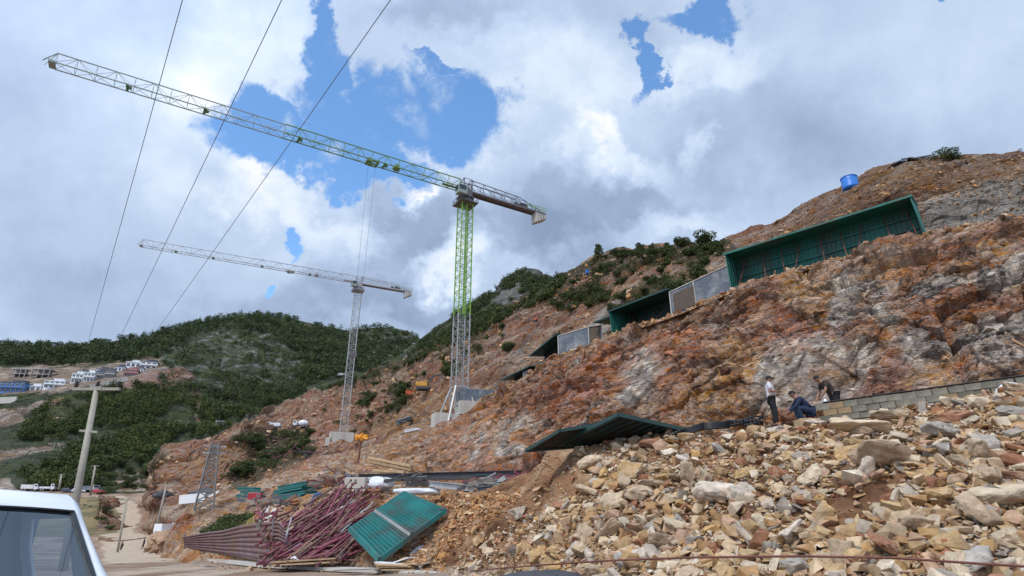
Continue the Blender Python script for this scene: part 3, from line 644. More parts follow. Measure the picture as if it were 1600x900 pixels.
n = 5200; cr = []
E = {'earth': [(480, 792), (500, 770), (700, 765), (820, 770), (850, 742), (790, 800), (720, 850), (690, 890), (620, 880), (560, 830)],
     'edge': [(300, 860), (430, 880), (700, 885), (700, 897), (340, 890)], 'bench': [(640, 778), (720, 775), (820, 775), (770, 800), (700, 810)]}
p = np.concatenate([scatter([E['earth']], 3000, 'bench'), scatter([E['edge']], 400), scatter([E['bench']], 900)]); n = len(p)
s = np.clip(.09 * (1 - rng.uniform(size=n)) ** -.4, .09, .45); p[:, 2] += s * .1
tag(merge_rocks('slope_stones', p, s, stone_cols(n) * np.array((.86, .70, .55)), M['rubble']), 'small stones strewn over the earth slope below the steel stacks', 'stones', kind='stuff')
fr = rng.integers(0, A.shape[0] * A.shape[1], 5000); fv = fr // A.shape[1]; keep = (fv > 14) & (fv < A.shape[0] - 12); fr = fr[keep]
fp = A.reshape(-1, 3)[fr]; fc = np.clip(ACOL.reshape(-1, 3)[fr] * rng.uniform(.75, 1.3, (len(fr), 1)), .02, .6); fx, _, _ = proj(fp); kk_ = (fx > 560) | (rng.uniform(size=len(fr)) < .35); fp, fc, fx = fp[kk_], fc[kk_], fx[kk_]
fs_ = np.clip(.12 * (1 - rng.uniform(size=len(fp))) ** -.45, .12, .8) * np.clip(fp[:, 1] / 40, .8, 1.5)
tag(merge_rocks('cliff_fragments', fp, fs_, fc, M['rubble']), 'broken rock fragments bedded in the cliff face', 'rock fragments', kind='stuff')
# blocks on the cliff crest and broken rock on the ledges
Ax, Ay, _ = proj(A); rows = A[-14:, :]; sel = rng.integers(0, rows.shape[1], 2600); rr = rng.integers(0, 12, 2600); p = rows[rr, sel].copy(); x, y, _ = proj(p); k = x > 330; p = p[k]; n = len(p)
s = np.clip(.16 * (1 - rng.uniform(size=n)) ** -.42, .16, .75); p[:, 2] += s * .12
tag(merge_rocks('crest_stones', p, s, stone_cols(n) * np.array((.85, .72, .62)), M['rubble']), 'loose broken stones along the top edge of the cliff', 'stones', kind='stuff')
p = scatter([[(150, 760), (620, 560), (900, 400), (1150, 370), (1440, 240), (1900, 230), (1900, 420), (1440, 320), (1150, 430), (560, 710), (350, 790)]], 4500, 'site'); n = len(p)
s = np.clip(.0030 * p[:, 1] * (1 - rng.uniform(size=n)) ** -.4, .1, 3.0); s = np.minimum(s, .012 * p[:, 1] + .1)
tag(merge_rocks('hillside_stones', p, s, stone_cols(n) * np.array((.85, .72, .62)), M['rubble']), 'stones and clods strewn over the cut hillside', 'stones', kind='stuff')

rockmats = {}
for nm, c, d in [('cream', (.55, .45, .32), (.38, .22, .11)), ('ochre', (.50, .33, .16), (.55, .47, .36)), ('grey', (.37, .335, .29), (.55, .50, .44)), ('rust', (.34, .17, .10), (.50, .40, .32)), ('pale', (.58, .50, .41), (.42, .30, .20)), ('tan', (.46, .35, .24), (.30, .19, .12))]:
    rockmats[nm] = nmat(nm + '_rock', c, .85, var=.3, scale=3.2, dirt=d, dirt_amt=.42, bump=.06, bscale=5, objrand=.14, spec=.3)
def rock_mesh(k, mat, rough=.05):
    V, T = hull_proto(500 + k, 18, .75, (1, .78, .58)); bm = bmesh.new(); vs = [bm.verts.new(v) for v in V]
    for t in T: bm.faces.new([vs[i] for i in t])
    bmesh.ops.dissolve_limit(bm, angle_limit=R(12), verts=bm.verts[:], edges=bm.edges[:])
    bmesh.ops.bevel(bm, geom=bm.edges[:], offset=.022, segments=1, affect='EDGES')
    bmesh.ops.triangulate(bm, faces=bm.faces[:])
    for _ in range(2):
        long = [e for e in bm.edges if e.calc_length() > .10]; bmesh.ops.subdivide_edges(bm, edges=long, cuts=1); bmesh.ops.triangulate(bm, faces=bm.faces[:])
    W = np.array([v.co[:] for v in bm.verts]); W = W + (W / (np.linalg.norm(W, axis=1, keepdims=True) + 1e-6)) * (rough * facet(W * 3.2 + k * 7, 5) + rough * .7 * fbm(W * 5 + k * 3, 4, 6))[:, None]
    for v, w in zip(bm.verts, W): v.co = w
    me = bpy.data.meshes.new('rock'); bm.to_mesh(me); bm.free(); me.materials.append(mat); return me
RM = {}
def rock(p, dims, mat, k, label, group=None, rot=None):
    key = (k % 9, mat)
    if key not in RM: RM[key] = rock_mesh(k % 9, rockmats[mat])
    o = bpy.data.objects.new('rock', RM[key]); COL.objects.link(o); o.location = p; o.scale = dims
    o.rotation_euler = rot or (random.gauss(0, .6), random.gauss(0, .5), random.uniform(0, 6.28))
    return tag(o, label, 'rock', group)
BIG = [(1380, 710, 92, 58, 'tan', 'biggest reddish tan boulder in the upper middle of the rubble heap'), (1118, 771, 66, 50, 'pale', 'large pale square boulder left of centre on the rubble heap'),
       (1063, 822, 50, 36, 'cream', 'flat cream slab with straight top low on the rubble heap'), (988, 737, 46, 42, 'ochre', 'rounded ochre boulder just below the dark sheet'), (922, 723, 44, 34, 'cream', 'pale boulder perched on brown earth at the left end of the heap'),
       (1025, 757, 50, 16, 'cream', 'long thin cream slab below the rounded ochre boulder'), (1075, 684, 32, 24, 'ochre', 'orange boulder at the right end of the dark sheet'), (1075, 740, 26, 50, 'tan', 'narrow tan slab standing on end in the heap'),
       (1340, 668, 110, 32, 'cream', 'long white and pink boulder on the crest below the block wall'), (1475, 672, 56, 34, 'grey', 'grey wedge shaped boulder on the crest under the block wall'), (1500, 650, 50, 30, 'rust', 'rust coloured boulder beside the grey wedge on the crest'),
       (1468, 702, 42, 28, 'grey', 'grey blunt boulder right of the biggest reddish boulder'), (1545, 692, 44, 40, 'grey', 'upright grey pointed boulder near the right edge of the heap'), (1566, 776, 96, 50, 'cream', 'large cream boulder with tan left end near the right edge'),
       (1580, 745, 70, 28, 'rust', 'reddish flat boulder above the large cream boulder at the right edge'), (1590, 643, 60, 24, 'grey', 'grey flat boulder below the white sack'), (1480, 775, 56, 34, 'ochre', 'yellow wedge of rock right of the dark hollow'),
       (1533, 882, 80, 44, 'grey', 'big grey boulder at the bottom right under the rusty rod'), (975, 880, 36, 36, 'grey', 'blue grey rock at the bottom edge of the heap'), (1245, 888, 40, 32, 'grey', 'pale grey pointed rock at the bottom edge left of the big tan block'),
       (808, 800, 30, 26, 'pale', 'white angular rock on the left flank of the heap'), (875, 812, 30, 26, 'cream', 'pointed cream rock on the left flank of the heap'), (880, 790, 36, 22, 'rust', 'rust red rock above the pointed cream rock'), (1325, 865, 36, 50, 'tan', 'upright tan block near the bottom edge of the heap'),
       (915, 838, 30, 38, 'tan', 'tall tan rock low on the left half of the heap'), (1035, 850, 50, 30, 'tan', 'brown slab below the flat cream slab'), (965, 668, 40, 26, 'tan', 'grey brown boulder jammed under the dark sheet'), (1270, 655, 40, 14, 'pale', 'white flat stone beside the squatting man'),
       (1215, 672, 30, 14, 'pale', 'white stone at the feet of the standing man'), (1105, 745, 22, 44, 'cream', 'long tilted cream stone above the large pale square boulder'), (955, 760, 30, 14, 'cream', 'flat yellow stone lying left of the long thin cream slab'), (1580, 842, 44, 40, 'cream', 'angular cream boulder at the right edge above the rod'),
       (1390, 650, 60, 26, 'cream', 'blocky cream boulder just below the middle of the block wall'), (1440, 820, 50, 36, 'tan', 'brown block low on the right half of the heap'), (1170, 875, 46, 36, 'ochre', 'ochre block at the bottom edge under the rusty rod'), (1010, 870, 40, 26, 'pale', 'white rock at the bottom edge right of the blue grey rock')]
for i, (x, y, w, h, m, lb) in enumerate(BIG):
    q = hit(x, y + h * .42, 'bench'); sc_ = q.y / F_PX * 1.03
    W_, H_ = w * sc_ * 1.0, h * sc_ * 1.2
    o = rock(q + Vector((0, min(W_, .5) * .1, H_ * .36)), (W_, max(min(W_, H_ * 1.5), .3), H_), m, i, lb, rot=(random.gauss(0, .12), random.gauss(0, .12), random.choice([0, math.pi]) + random.gauss(0, .15)))
names = list(rockmats); cnt = {}
DESC = {'cream': 'medium cream rock in the rubble heap', 'ochre': 'medium yellow ochre rock in the rubble heap', 'grey': 'medium grey rock in the rubble heap', 'rust': 'medium rust red rock in the rubble heap', 'pale': 'medium off white rock in the rubble heap', 'tan': 'medium tan brown rock in the rubble heap'}
pts = scatter([HEAP], 560, 'bench'); kp = thin(pts, [DARKP], .0) & thin(pts, [BROWNP], .15); pts = pts[kp]; chosen = []
for q in pts:
    if all((q[0] - c[0]) ** 2 + (q[1] - c[1]) ** 2 > .24 for c in chosen): chosen.append(q)
for i, q in enumerate(chosen[:264]):
    m = random.choices(names, [.26, .22, .12, .12, .12, .16])[0]; s_ = random.choice([.36, .42, .48, .55, .65, .8]) * random.uniform(.85, 1.15)
    x_, y_, _ = proj(np.array(q)); wh = ('left flank' if x_ < 950 else 'centre' if x_ < 1250 else 'right part' if x_ < 1450 else 'far right end') ; hgt = 'upper' if y_ < 740 else 'middle' if y_ < 810 else 'lower'
    rock(Vector(q) + Vector((0, 0, s_ * .2)), (s_, s_ * random.uniform(.6, .95), s_ * random.uniform(.5, .95)), m, random.randrange(9), DESC[m] + f', {hgt} level of its {wh}', f'{m} rocks, {hgt} level of the {wh} of the heap')

# ------------------------------------------------------------------ vegetation
def leaf_cloud(centres, radii, n, size, seed=0, shade=(1.0)):
    """n leaf-clump triangles spread through a set of lobes; denser near their surface"""
    rs = np.random.default_rng(seed); w = np.array(radii) ** 2; k = rs.choice(len(centres), n, p=w / w.sum())
    d = rs.normal(size=(n, 3)); d /= np.linalg.norm(d, axis=1, keepdims=True); r = rs.uniform(.45, 1.08, n) ** .6
    c = np.array(centres)[k] + d * (r * np.array(radii)[k])[:, None] * np.array((1, 1, .8))
    a = rs.normal(size=(n, 3)); b = rs.normal(size=(n, 3)); s = rs.uniform(.5, 1.3, (n, 1)) * size
    a = a / np.linalg.norm(a, axis=1, keepdims=True) * s; b = b / np.linalg.norm(b, axis=1, keepdims=True) * s * .8
    V = np.stack([c - a * .5, c + a * .5, c + b * .8], 1).reshape(-1, 3); T = np.arange(3 * n).reshape(-1, 3)
    return V, T
GRN = np.array([(.055, .080, .027), (.075, .100, .030), (.042, .064, .024), (.095, .105, .034), (.12, .11, .04)])
M['bark'] = nmat('bark', (.14, .09, .06), .9, bump=.02)
def crown_mesh(kind, seed):
    rs = np.random.default_rng(seed)
    if kind == 'pine':
        cs = []; rd = []
        for j in range(16):
            h = rs.uniform(.26, 1.0); rr = .30 * (1.12 - h) ** .7 + .03; a = rs.uniform(0, 6.28); cs.append((rr * math.cos(a) * rs.uniform(.3, 1), rr * math.sin(a) * rs.uniform(.3, 1), h - .06)); rd.append(rs.uniform(.09, .17) * (1.25 - .5 * h))
        n_, sz = 2400, .06
    elif kind == 'round':
        cs = [(rs.uniform(-.3, .3), rs.uniform(-.3, .3), rs.uniform(.25, .78)) for _ in range(12)]; rd = [rs.uniform(.14, .25) for _ in cs]; n_, sz = 3000, .075
    else:
        cs = [(rs.uniform(-.5, .5), rs.uniform(-.5, .5), rs.uniform(.1, .4)) for _ in range(9)]; rd = [rs.uniform(.15, .28) for _ in cs]; n_, sz = 1300, .08
    V, T = leaf_cloud(cs, rd, n_, sz, seed); g = GRN[rs.choice(4, len(T))] * rs.uniform(.8, 1.25, (len(T), 1))
    me_o = tri_mesh('crown', V, T, M['foliage'], np.repeat(g, 3, 0)); return me_o, cs
CROWN = {}
def plant(kind, p, h, label, cat, group, w=1.0):
    key = (kind, random.randrange(4))
    if key not in CROWN:
        o, cs = crown_mesh(kind, 900 + hash(kind) % 97 * 0 + {'pine': 1, 'round': 20, 'shrub': 40}[kind] + key[1]); mb = MB()
        if kind == 'shrub':
            for c in cs[:6]: mb.tube((0, 0, -.1), Vector(c) * .8, .02, .008, 5)
        else:
            mb.tube((0, 0, -.15), (0, .01, .55), .035, .022, 7); mb.tube((0, .01, .55), (0, 0, .92), .022, .006, 6)
            for c in cs[:10]: mb.tube((0, 0, max(.1, c[2] - .14)), c, .012, .004, 4)
        t = mb.build('trunk' if kind != 'shrub' else 'stem', M['bark']); CROWN[key] = (o.data, t.data); bpy.data.objects.remove(o); bpy.data.objects.remove(t)
    cm, tm = CROWN[key]; nm = {'pine': 'pine_tree', 'round': 'broadleaf_tree', 'shrub': 'shrub'}[kind]
    r = empty(nm, p, random.uniform(0, 6.28), label, cat, group); r.scale = (h * w, h * w, h)
    a = bpy.data.objects.new('crown', cm); b = bpy.data.objects.new('trunk' if kind != 'shrub' else 'stem', tm)
    for c in (a, b): COL.objects.link(c); c.parent = r
    return r
def at(x, y, surf=None): return hit(x, y, surf)
# named trees on the ridge
for x, y, hp, kd, w, lb in [(1105, 394, 44, 'round', 1.1, 'tallest dense round tree on the ridge left of the green formwork'), (1065, 394, 32, 'round', 1.1, 'second round tree on the ridge, left of the tallest one'), (1000, 400, 27, 'pine', 1.2, 'ridge pine standing just left of the gap before the two round trees'),
                            (937, 408, 32, 'pine', 1.0, 'slender pine at the left end of the ridge trees'), (968, 404, 22, 'round', 1.2, 'low round tree between the ridge pines'), (1020, 398, 22, 'pine', 1.2, 'small ridge pine next to the round trees'), (1040, 400, 20, 'round', 1.2, 'small bushy tree in the gap left of the two round trees')]:
    q = at(x, y); plant(kd, q - Vector((0, 0, .2)), hp * q.y / F_PX * 1.12, lb, 'tree', None, w)
for x, sz, lb in ((1462, .8, 'green shrub on the very top of the hill, left one of three'), (1476, 1.0, 'green shrub on the very top of the hill, middle and tallest of three'), (1492, .7, 'green shrub on the very top of the hill, right one of three')):
    q = at(x, 246); plant('shrub', q - Vector((0, 0, .35)), 24 * q.y / F_PX * 1.45 * sz, lb, 'shrub', None, 1.25)
q = at(1588, 242); plant('shrub', q, .8, 'tiny dry twig bush on the hilltop at the right edge', 'shrub', None)
def many(polys, n, kinds, hmin, hmax, label, cat, group, surf=None, w=1.0):
    for q in scatter(polys, n, surf):
        x_, y_, _ = proj(np.array(q)); XS = [a for pl in polys for a, b in pl]; f_ = (x_ - min(XS)) / (max(XS) - min(XS) + 1); side_ = 'left part' if f_ < .34 else 'middle part' if f_ < .67 else 'right part'
        plant(random.choice(kinds), Vector(q) - Vector((0, 0, .3)), random.uniform(hmin, hmax), label + ', ' + side_ + ' of the patch', cat, group + ', ' + side_, w)
many([[(892, 436), (935, 402), (1000, 394), (1130, 384), (1135, 398), (1000, 415), (920, 432), (880, 455)]], 46, ['round', 'shrub', 'pine'], 1.3, 2.7, 'small tree in the belt of scrub along the ridge', 'tree', 'scrub trees along the ridge', 'site', 1.2)
many([[(950, 470), (960, 430), (1040, 410), (1110, 405), (1090, 440), (1060, 460), (1000, 490), (960, 495)]], 42, ['shrub', 'shrub', 'round'], .8, 2.0, 'green bush on the brown slope above the grey wall panel', 'bush', 'bushes above the wall panels', 'site', 1.2)
many([[(880, 460), (950, 430), (950, 470), (880, 500)], [(850, 486), (900, 458), (900, 475), (860, 500)]], 34, ['shrub', 'round'], 1.2, 2.6, 'dark bush on the stony slope below the ridge', 'bush', 'bushes below the ridge', 'site', 1.3)
many([[(600, 650), (606, 615), (640, 600), (646, 620), (620, 648)], [(565, 650), (560, 620), (590, 600), (585, 640)]], 20, ['round', 'pine', 'shrub'], 2, 4.5, 'bushy tree on the slope between the two cranes', 'tree', 'trees between the two cranes', 'site', 1.3)
many([[(370, 700), (380, 676), (480, 676), (495, 705), (430, 740), (395, 705)]], 30, ['round', 'shrub'], 2, 4.2, 'round green bush on the slope below the parked trucks', 'bush', 'bushes below the parked trucks', 'site', 1.3)
many([[(360, 768), (350, 745), (385, 725), (420, 715), (400, 745)]], 14, ['shrub', 'round'], 1.5, 3, 'bush on top of the ochre bank', 'bush', 'bushes on the ochre bank', None, 1.3)
many([[(305, 835), (330, 795), (375, 785), (380, 815), (350, 832)]], 26, ['shrub'], .7, 1.6, 'yellowish bush on the bank behind the corrugated fence', 'bush', 'bushes behind the fence', 'bench', 1.2)
many([[(680, 590), (720, 560), (760, 545), (740, 580), (700, 600)]], 8, ['round', 'shrub'], 1.5, 3.5, 'lone bush on the terraces beside the near crane mast', 'bush', 'bushes beside the near crane mast', 'site', 1.2)
many([[(125, 790), (155, 780), (180, 800), (180, 835), (150, 835)]], 16, ['shrub'], .8, 1.8, 'low bush on the grass verge behind the van', 'bush', 'bushes behind the van', None, 1.5)
many([[(150, 770), (250, 745), (300, 745), (230, 765)], [(150, 775), (165, 745), (260, 735), (255, 750)]], 14, ['round', 'shrub'], 3, 5, 'bush by the bend of the far road', 'bush', 'bushes by the road bend', None, 1.2)
many([[(540, 700), (480, 640), (640, 580), (760, 520), (820, 500), (800, 560), (680, 600)]], 46, ['shrub', 'round'], .8, 2.6, 'small bush on the terraced red slope', 'bush', 'bushes on the terraced slope', 'site', 1.2)
# far woods: one mass each
def wood(name, polys, n, h, surf, label, tris=46, seed=1, dens_noise=0.0, tint=(1, 1, 1)):
    p = scatter(polys, n, surf); x, y, _ = proj(p)
    if dens_noise: p = p[fbm(p / 22, 4, 77) > -dens_noise]
    rs = np.random.default_rng(seed); VV, TT, CC = [], [], []; base = 0; protos = []
    for k in range(6):
        m = 7; cs = [(rs.uniform(-.25, .25), rs.uniform(-.25, .25), rs.uniform(.3, .85)) for _ in range(m)]
        protos.append(leaf_cloud(cs, [rs.uniform(.16, .3) for _ in cs], tris, .19, seed + k))
    kk = rs.integers(0, 6, len(p)); hh = h * rs.uniform(.6, 1.25, len(p)); aa = rs.uniform(0, 6.28, len(p))
    for k in range(6):
        ids = np.where(kk == k)[0]
        if not len(ids): continue
        V, T = protos[k]; c, s = np.cos(aa[ids])[:, None], np.sin(aa[ids])[:, None]
        W = np.stack([V[None, :, 0] * c - V[None, :, 1] * s, V[None, :, 0] * s + V[None, :, 1] * c, np.broadcast_to(V[None, :, 2], (len(ids), len(V)))], -1) * hh[ids][:, None, None] + p[ids][:, None, :]
        VV.append(W.reshape(-1, 3)); TT.append((T[None] + (np.arange(len(ids)) * len(V))[:, None, None]).reshape(-1, 3) + base); base += len(V) * len(ids)
        g = GRN[rs.choice(4, len(ids), p=[.35, .25, .28, .12])] * rs.uniform(.7, 1.15, (len(ids), 1)) * np.array(tint); CC.append(np.repeat(g, len(V), 0))
    return tag(tri_mesh(name, np.concatenate(VV), np.concatenate(TT), M['foliage'], np.concatenate(CC)), label, 'woodland', kind='stuff')
wood('pine_forest', [[(-300, 575), (-300, 530), (0, 530), (100, 535), (210, 520), (300, 498), (400, 482), (450, 488), (545, 512), (600, 500), (680, 540), (620, 600), (560, 605), (480, 590), (470, 560), (420, 520), (340, 515), (270, 545), (240, 562), (100, 572)]], 5200, 8.5, 'far', 'dark pine forest covering the far hills', 60, 1, .35, (.95, .98, 1.05))
wood('rocky_scrub', [[(250, 600), (260, 548), (330, 520), (420, 520), (480, 560), (500, 610), (400, 640), (330, 660), (300, 610)], [(545, 560), (560, 520), (650, 520), (640, 560)]], 2600, 5.5, 'far', 'sparse scrub among the grey rocks of the far hillside', 50, 2, .1, (1.0, 1.0, 1.05))
wood('valley_scrub', [[(20, 690), (60, 640), (110, 625), (180, 602), (300, 606), (330, 650), (380, 660), (360, 690), (260, 700), (230, 735), (150, 745), (60, 735), (110, 705), (120, 690)], [(60, 770), (20, 745), (150, 745), (150, 765)], [(300, 660), (480, 600), (560, 610), (440, 650), (380, 680)]], 3000, 4.6, 'far', 'green scrub filling the valley side below the houses', 70, 3, .22, (1.15, 1.1, 1.0))
wood('slope_woodland', [[(500, 612), (600, 567), (680, 537), (760, 492), (860, 430), (885, 440), (860, 470), (800, 497), (700, 546), (640, 572), (560, 600)]], 1900, 2.1, 'site', 'green woodland climbing the slope behind the cranes', 70, 4, .3, (1.05, 1.0, .9))
wood('knoll_woodland', [[(560, 600), (640, 555), (700, 498), (740, 470), (800, 430), (830, 422), (870, 435), (900, 470), (700, 560)]], 1900, 4.2, 'knoll', 'dark scrub covering the rocky knoll behind the cranes', 60, 5, .15, (1.0, 1.0, 1.05))
# ------------------------------------------------------------------ object materials
def mk(n, c, **k): M[n] = nmat(n, c, **k); return M[n]
mk('steel_grey', (.40, .41, .41), rough=.5, metal=.3, var=.2, scale=2, dirt=(.22, .15, .11), dirt_amt=.25)
mk('steel_dark', (.16, .15, .165), rough=.55, metal=.3, var=.2)
mk('crane_green', (.19, .38, .045), rough=.45, var=.15)
mk('jib_green', (.15, .27, .09), rough=.5, var=.2)
mk('pylon_steel', (.20, .20, .20), rough=.6, metal=.2)
mk('pale_green_steel', (.28, .34, .30), rough=.5, var=.2)
mk('dark_green_steel', (.10, .22, .10), rough=.5)
mk('concrete', (.50, .48, .44), rough=.9, var=.15, scale=.8, dirt=(.36, .30, .24), dirt_amt=.3, bump=.01, streak=True)
mk('wall_concrete', (.11, .135, .165), rough=.85, var=.35, scale=1.6, dirt=(.30, .31, .32), dirt_amt=.45, bump=.02)
mk('brown_ply', (.10, .075, .055), rough=.8, var=.25)
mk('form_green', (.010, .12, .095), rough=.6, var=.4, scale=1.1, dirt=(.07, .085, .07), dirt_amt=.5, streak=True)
mk('form_dark', (.012, .05, .045), rough=.5, var=.3, scale=1.5)  # dark steel; also painted shade inside the open formwork and between ribs
mk('turquoise', (.016, .16, .155), rough=.5, var=.4, scale=.8, dirt=(.07, .09, .085), dirt_amt=.8)
mk('rust_prop', (.15, .05, .035), rough=.7, var=.3)
mk('maroon', (.15, .035, .05), rough=.6, var=.4, scale=3, dirt=(.24, .13, .10), dirt_amt=.5, objrand=.35)
mk('magenta', (.27, .06, .10), rough=.55, var=.3, scale=4, objrand=.3)
mk('rusty', (.20, .12, .085), rough=.8, var=.3, scale=5, objrand=.3)
mk('fence_sheet', (.19, .12, .125), rough=.55, metal=.2, var=.3, scale=2, dirt=(.20, .11, .07), dirt_amt=.4)
mk('timber', (.42, .29, .17), rough=.85, var=.3, scale=3, bump=.01, objrand=.2)
mk('grey_timber', (.25, .22, .19), rough=.9, var=.3, scale=3)
mk('black_plastic', (.018, .02, .024), rough=.4, var=.2)
mk('dark_sheet', (.012, .014, .015), rough=.7, var=.4, scale=2, dirt=(.04, .035, .03), dirt_amt=.3)
mk('sheet_edge', (.018, .05, .047), rough=.5, var=.3)
mk('white_paint', (.74, .76, .78), rough=.35, var=.05)
mk('van_white', (.76, .80, .84), rough=.18, var=.03, dirt=(.60, .60, .58), dirt_amt=.12)
mk('sack_white', (.66, .68, .72), rough=.8, var=.12, bump=.03, bscale=5)
mk('block', (.175, .165, .13), rough=.95, var=.45, scale=3, bump=.01, bscale=40, objrand=.22)
mk('block_brown', (.25, .18, .10), rough=.95, var=.25, scale=3, bump=.01, bscale=40, objrand=.2)
mk('tank_blue', (.02, .16, .55), rough=.4, var=.1)
mk('tarp_blue', (.03, .06, .16), rough=.5, var=.3)
mk('pole_concrete', (.34, .32, .27), rough=.9, var=.18, scale=2, bump=.005, bscale=30)
mk('insulator', (.035, .02, .02), rough=.3)
mk('wire', (.10, .11, .13), rough=.5)
mk('rubber', (.02, .02, .02), rough=.8)
mk('window_dark', (.03, .04, .055), rough=.15)
mk('excavator_yellow', (.55, .27, .03), rough=.5, var=.25)
mk('machine_red', (.52, .10, .03), rough=.5, var=.25)
mk('machine_dark', (.05, .05, .055), rough=.6)
mk('skin', (.30, .15, .095), rough=.6, var=.08)
mk('hair', (.012, .01, .009), rough=.8)
mk('shirt_white', (.58, .58, .62), rough=.9, var=.1, scale=6, bump=.006, bscale=9)
mk('cloth_black', (.012, .013, .017), rough=.9)
mk('cloth_navy', (.012, .022, .06), rough=.9, var=.25, bump=.006, bscale=9)
mk('cloth_denim', (.014, .032, .075), rough=.9, var=.25)
mk('cloth_brown', (.045, .034, .026), rough=.9, var=.2, bump=.006, bscale=9)
mk('house_white', (.74, .76, .78), rough=.8, var=.1, scale=.4)
mk('house_blue', (.10, .20, .42), rough=.8, var=.15, scale=.4)
mk('house_pink', (.40, .20, .19), rough=.8, var=.15, scale=.4)
mk('house_grey', (.36, .35, .34), rough=.9, var=.15, scale=.4)
mk('roof_dark', (.11, .12, .15), rough=.7)
mk('car_red', (.35, .02, .03), rough=.3)
mk('car_white', (.68, .70, .73), rough=.3)
mk('car_dark', (.05, .06, .08), rough=.3)
mk('green_bright', (.05, .38, .045), rough=.6)
mk('orange', (.75, .33, .03), rough=.7)

# ------------------------------------------------------------------ tower cranes
def lattice(mb, w, z0, z1, step, ch=.085, br=.045, mi=0):
    h = w / 2; cs = [(-h, -h), (h, -h), (h, h), (-h, h)]
    for x, y in cs: mb.bar((x, y, z0), (x, y, z1), ch * 1.6, ch * 1.6, mi)
    n = max(1, round((z1 - z0) / step)); s = (z1 - z0) / n
    for k in range(n + 1):
        z = z0 + k * s
        for i in range(4):
            a, b = cs[i], cs[(i + 1) % 4]; mb.bar((*a, z), (*b, z), br * 1.3, br * 1.3, mi)
            if k < n:
                if k % 2: a, b = b, a
                mb.bar((*a, z), (*b, z + s), br, br, mi)
def jib_truss(mb, x0, x1, z, h, w, step, ch=.075, br=.035):
    n = max(1, round((x1 - x0) / step)); s = (x1 - x0) / n
    mb.bar((x0, 0, z + h), (x1, 0, z + h), ch * 1.4, ch * 1.4)
    for y in (-w / 2, w / 2): mb.bar((x0, y, z), (x1, y, z), ch * 1.4, ch * 1.4)
    for k in range(n + 1):
        x = x0 + k * s; mb.bar((x, -w / 2, z), (x, w / 2, z), br, br)
        for y in (-w / 2, w / 2):
            mb.bar((x, y, z), (x, 0, z + h), br, br)
            if k < n: mb.bar((x, y, z), (x + s, 0, z + h), br, br) if k % 2 else mb.bar((x + s, y, z), (x, 0, z + h), br, br)
        if k < n: mb.bar((x, -w / 2 * (-1) ** k, z), (x + s, w / 2 * (-1) ** k, z), br, br)
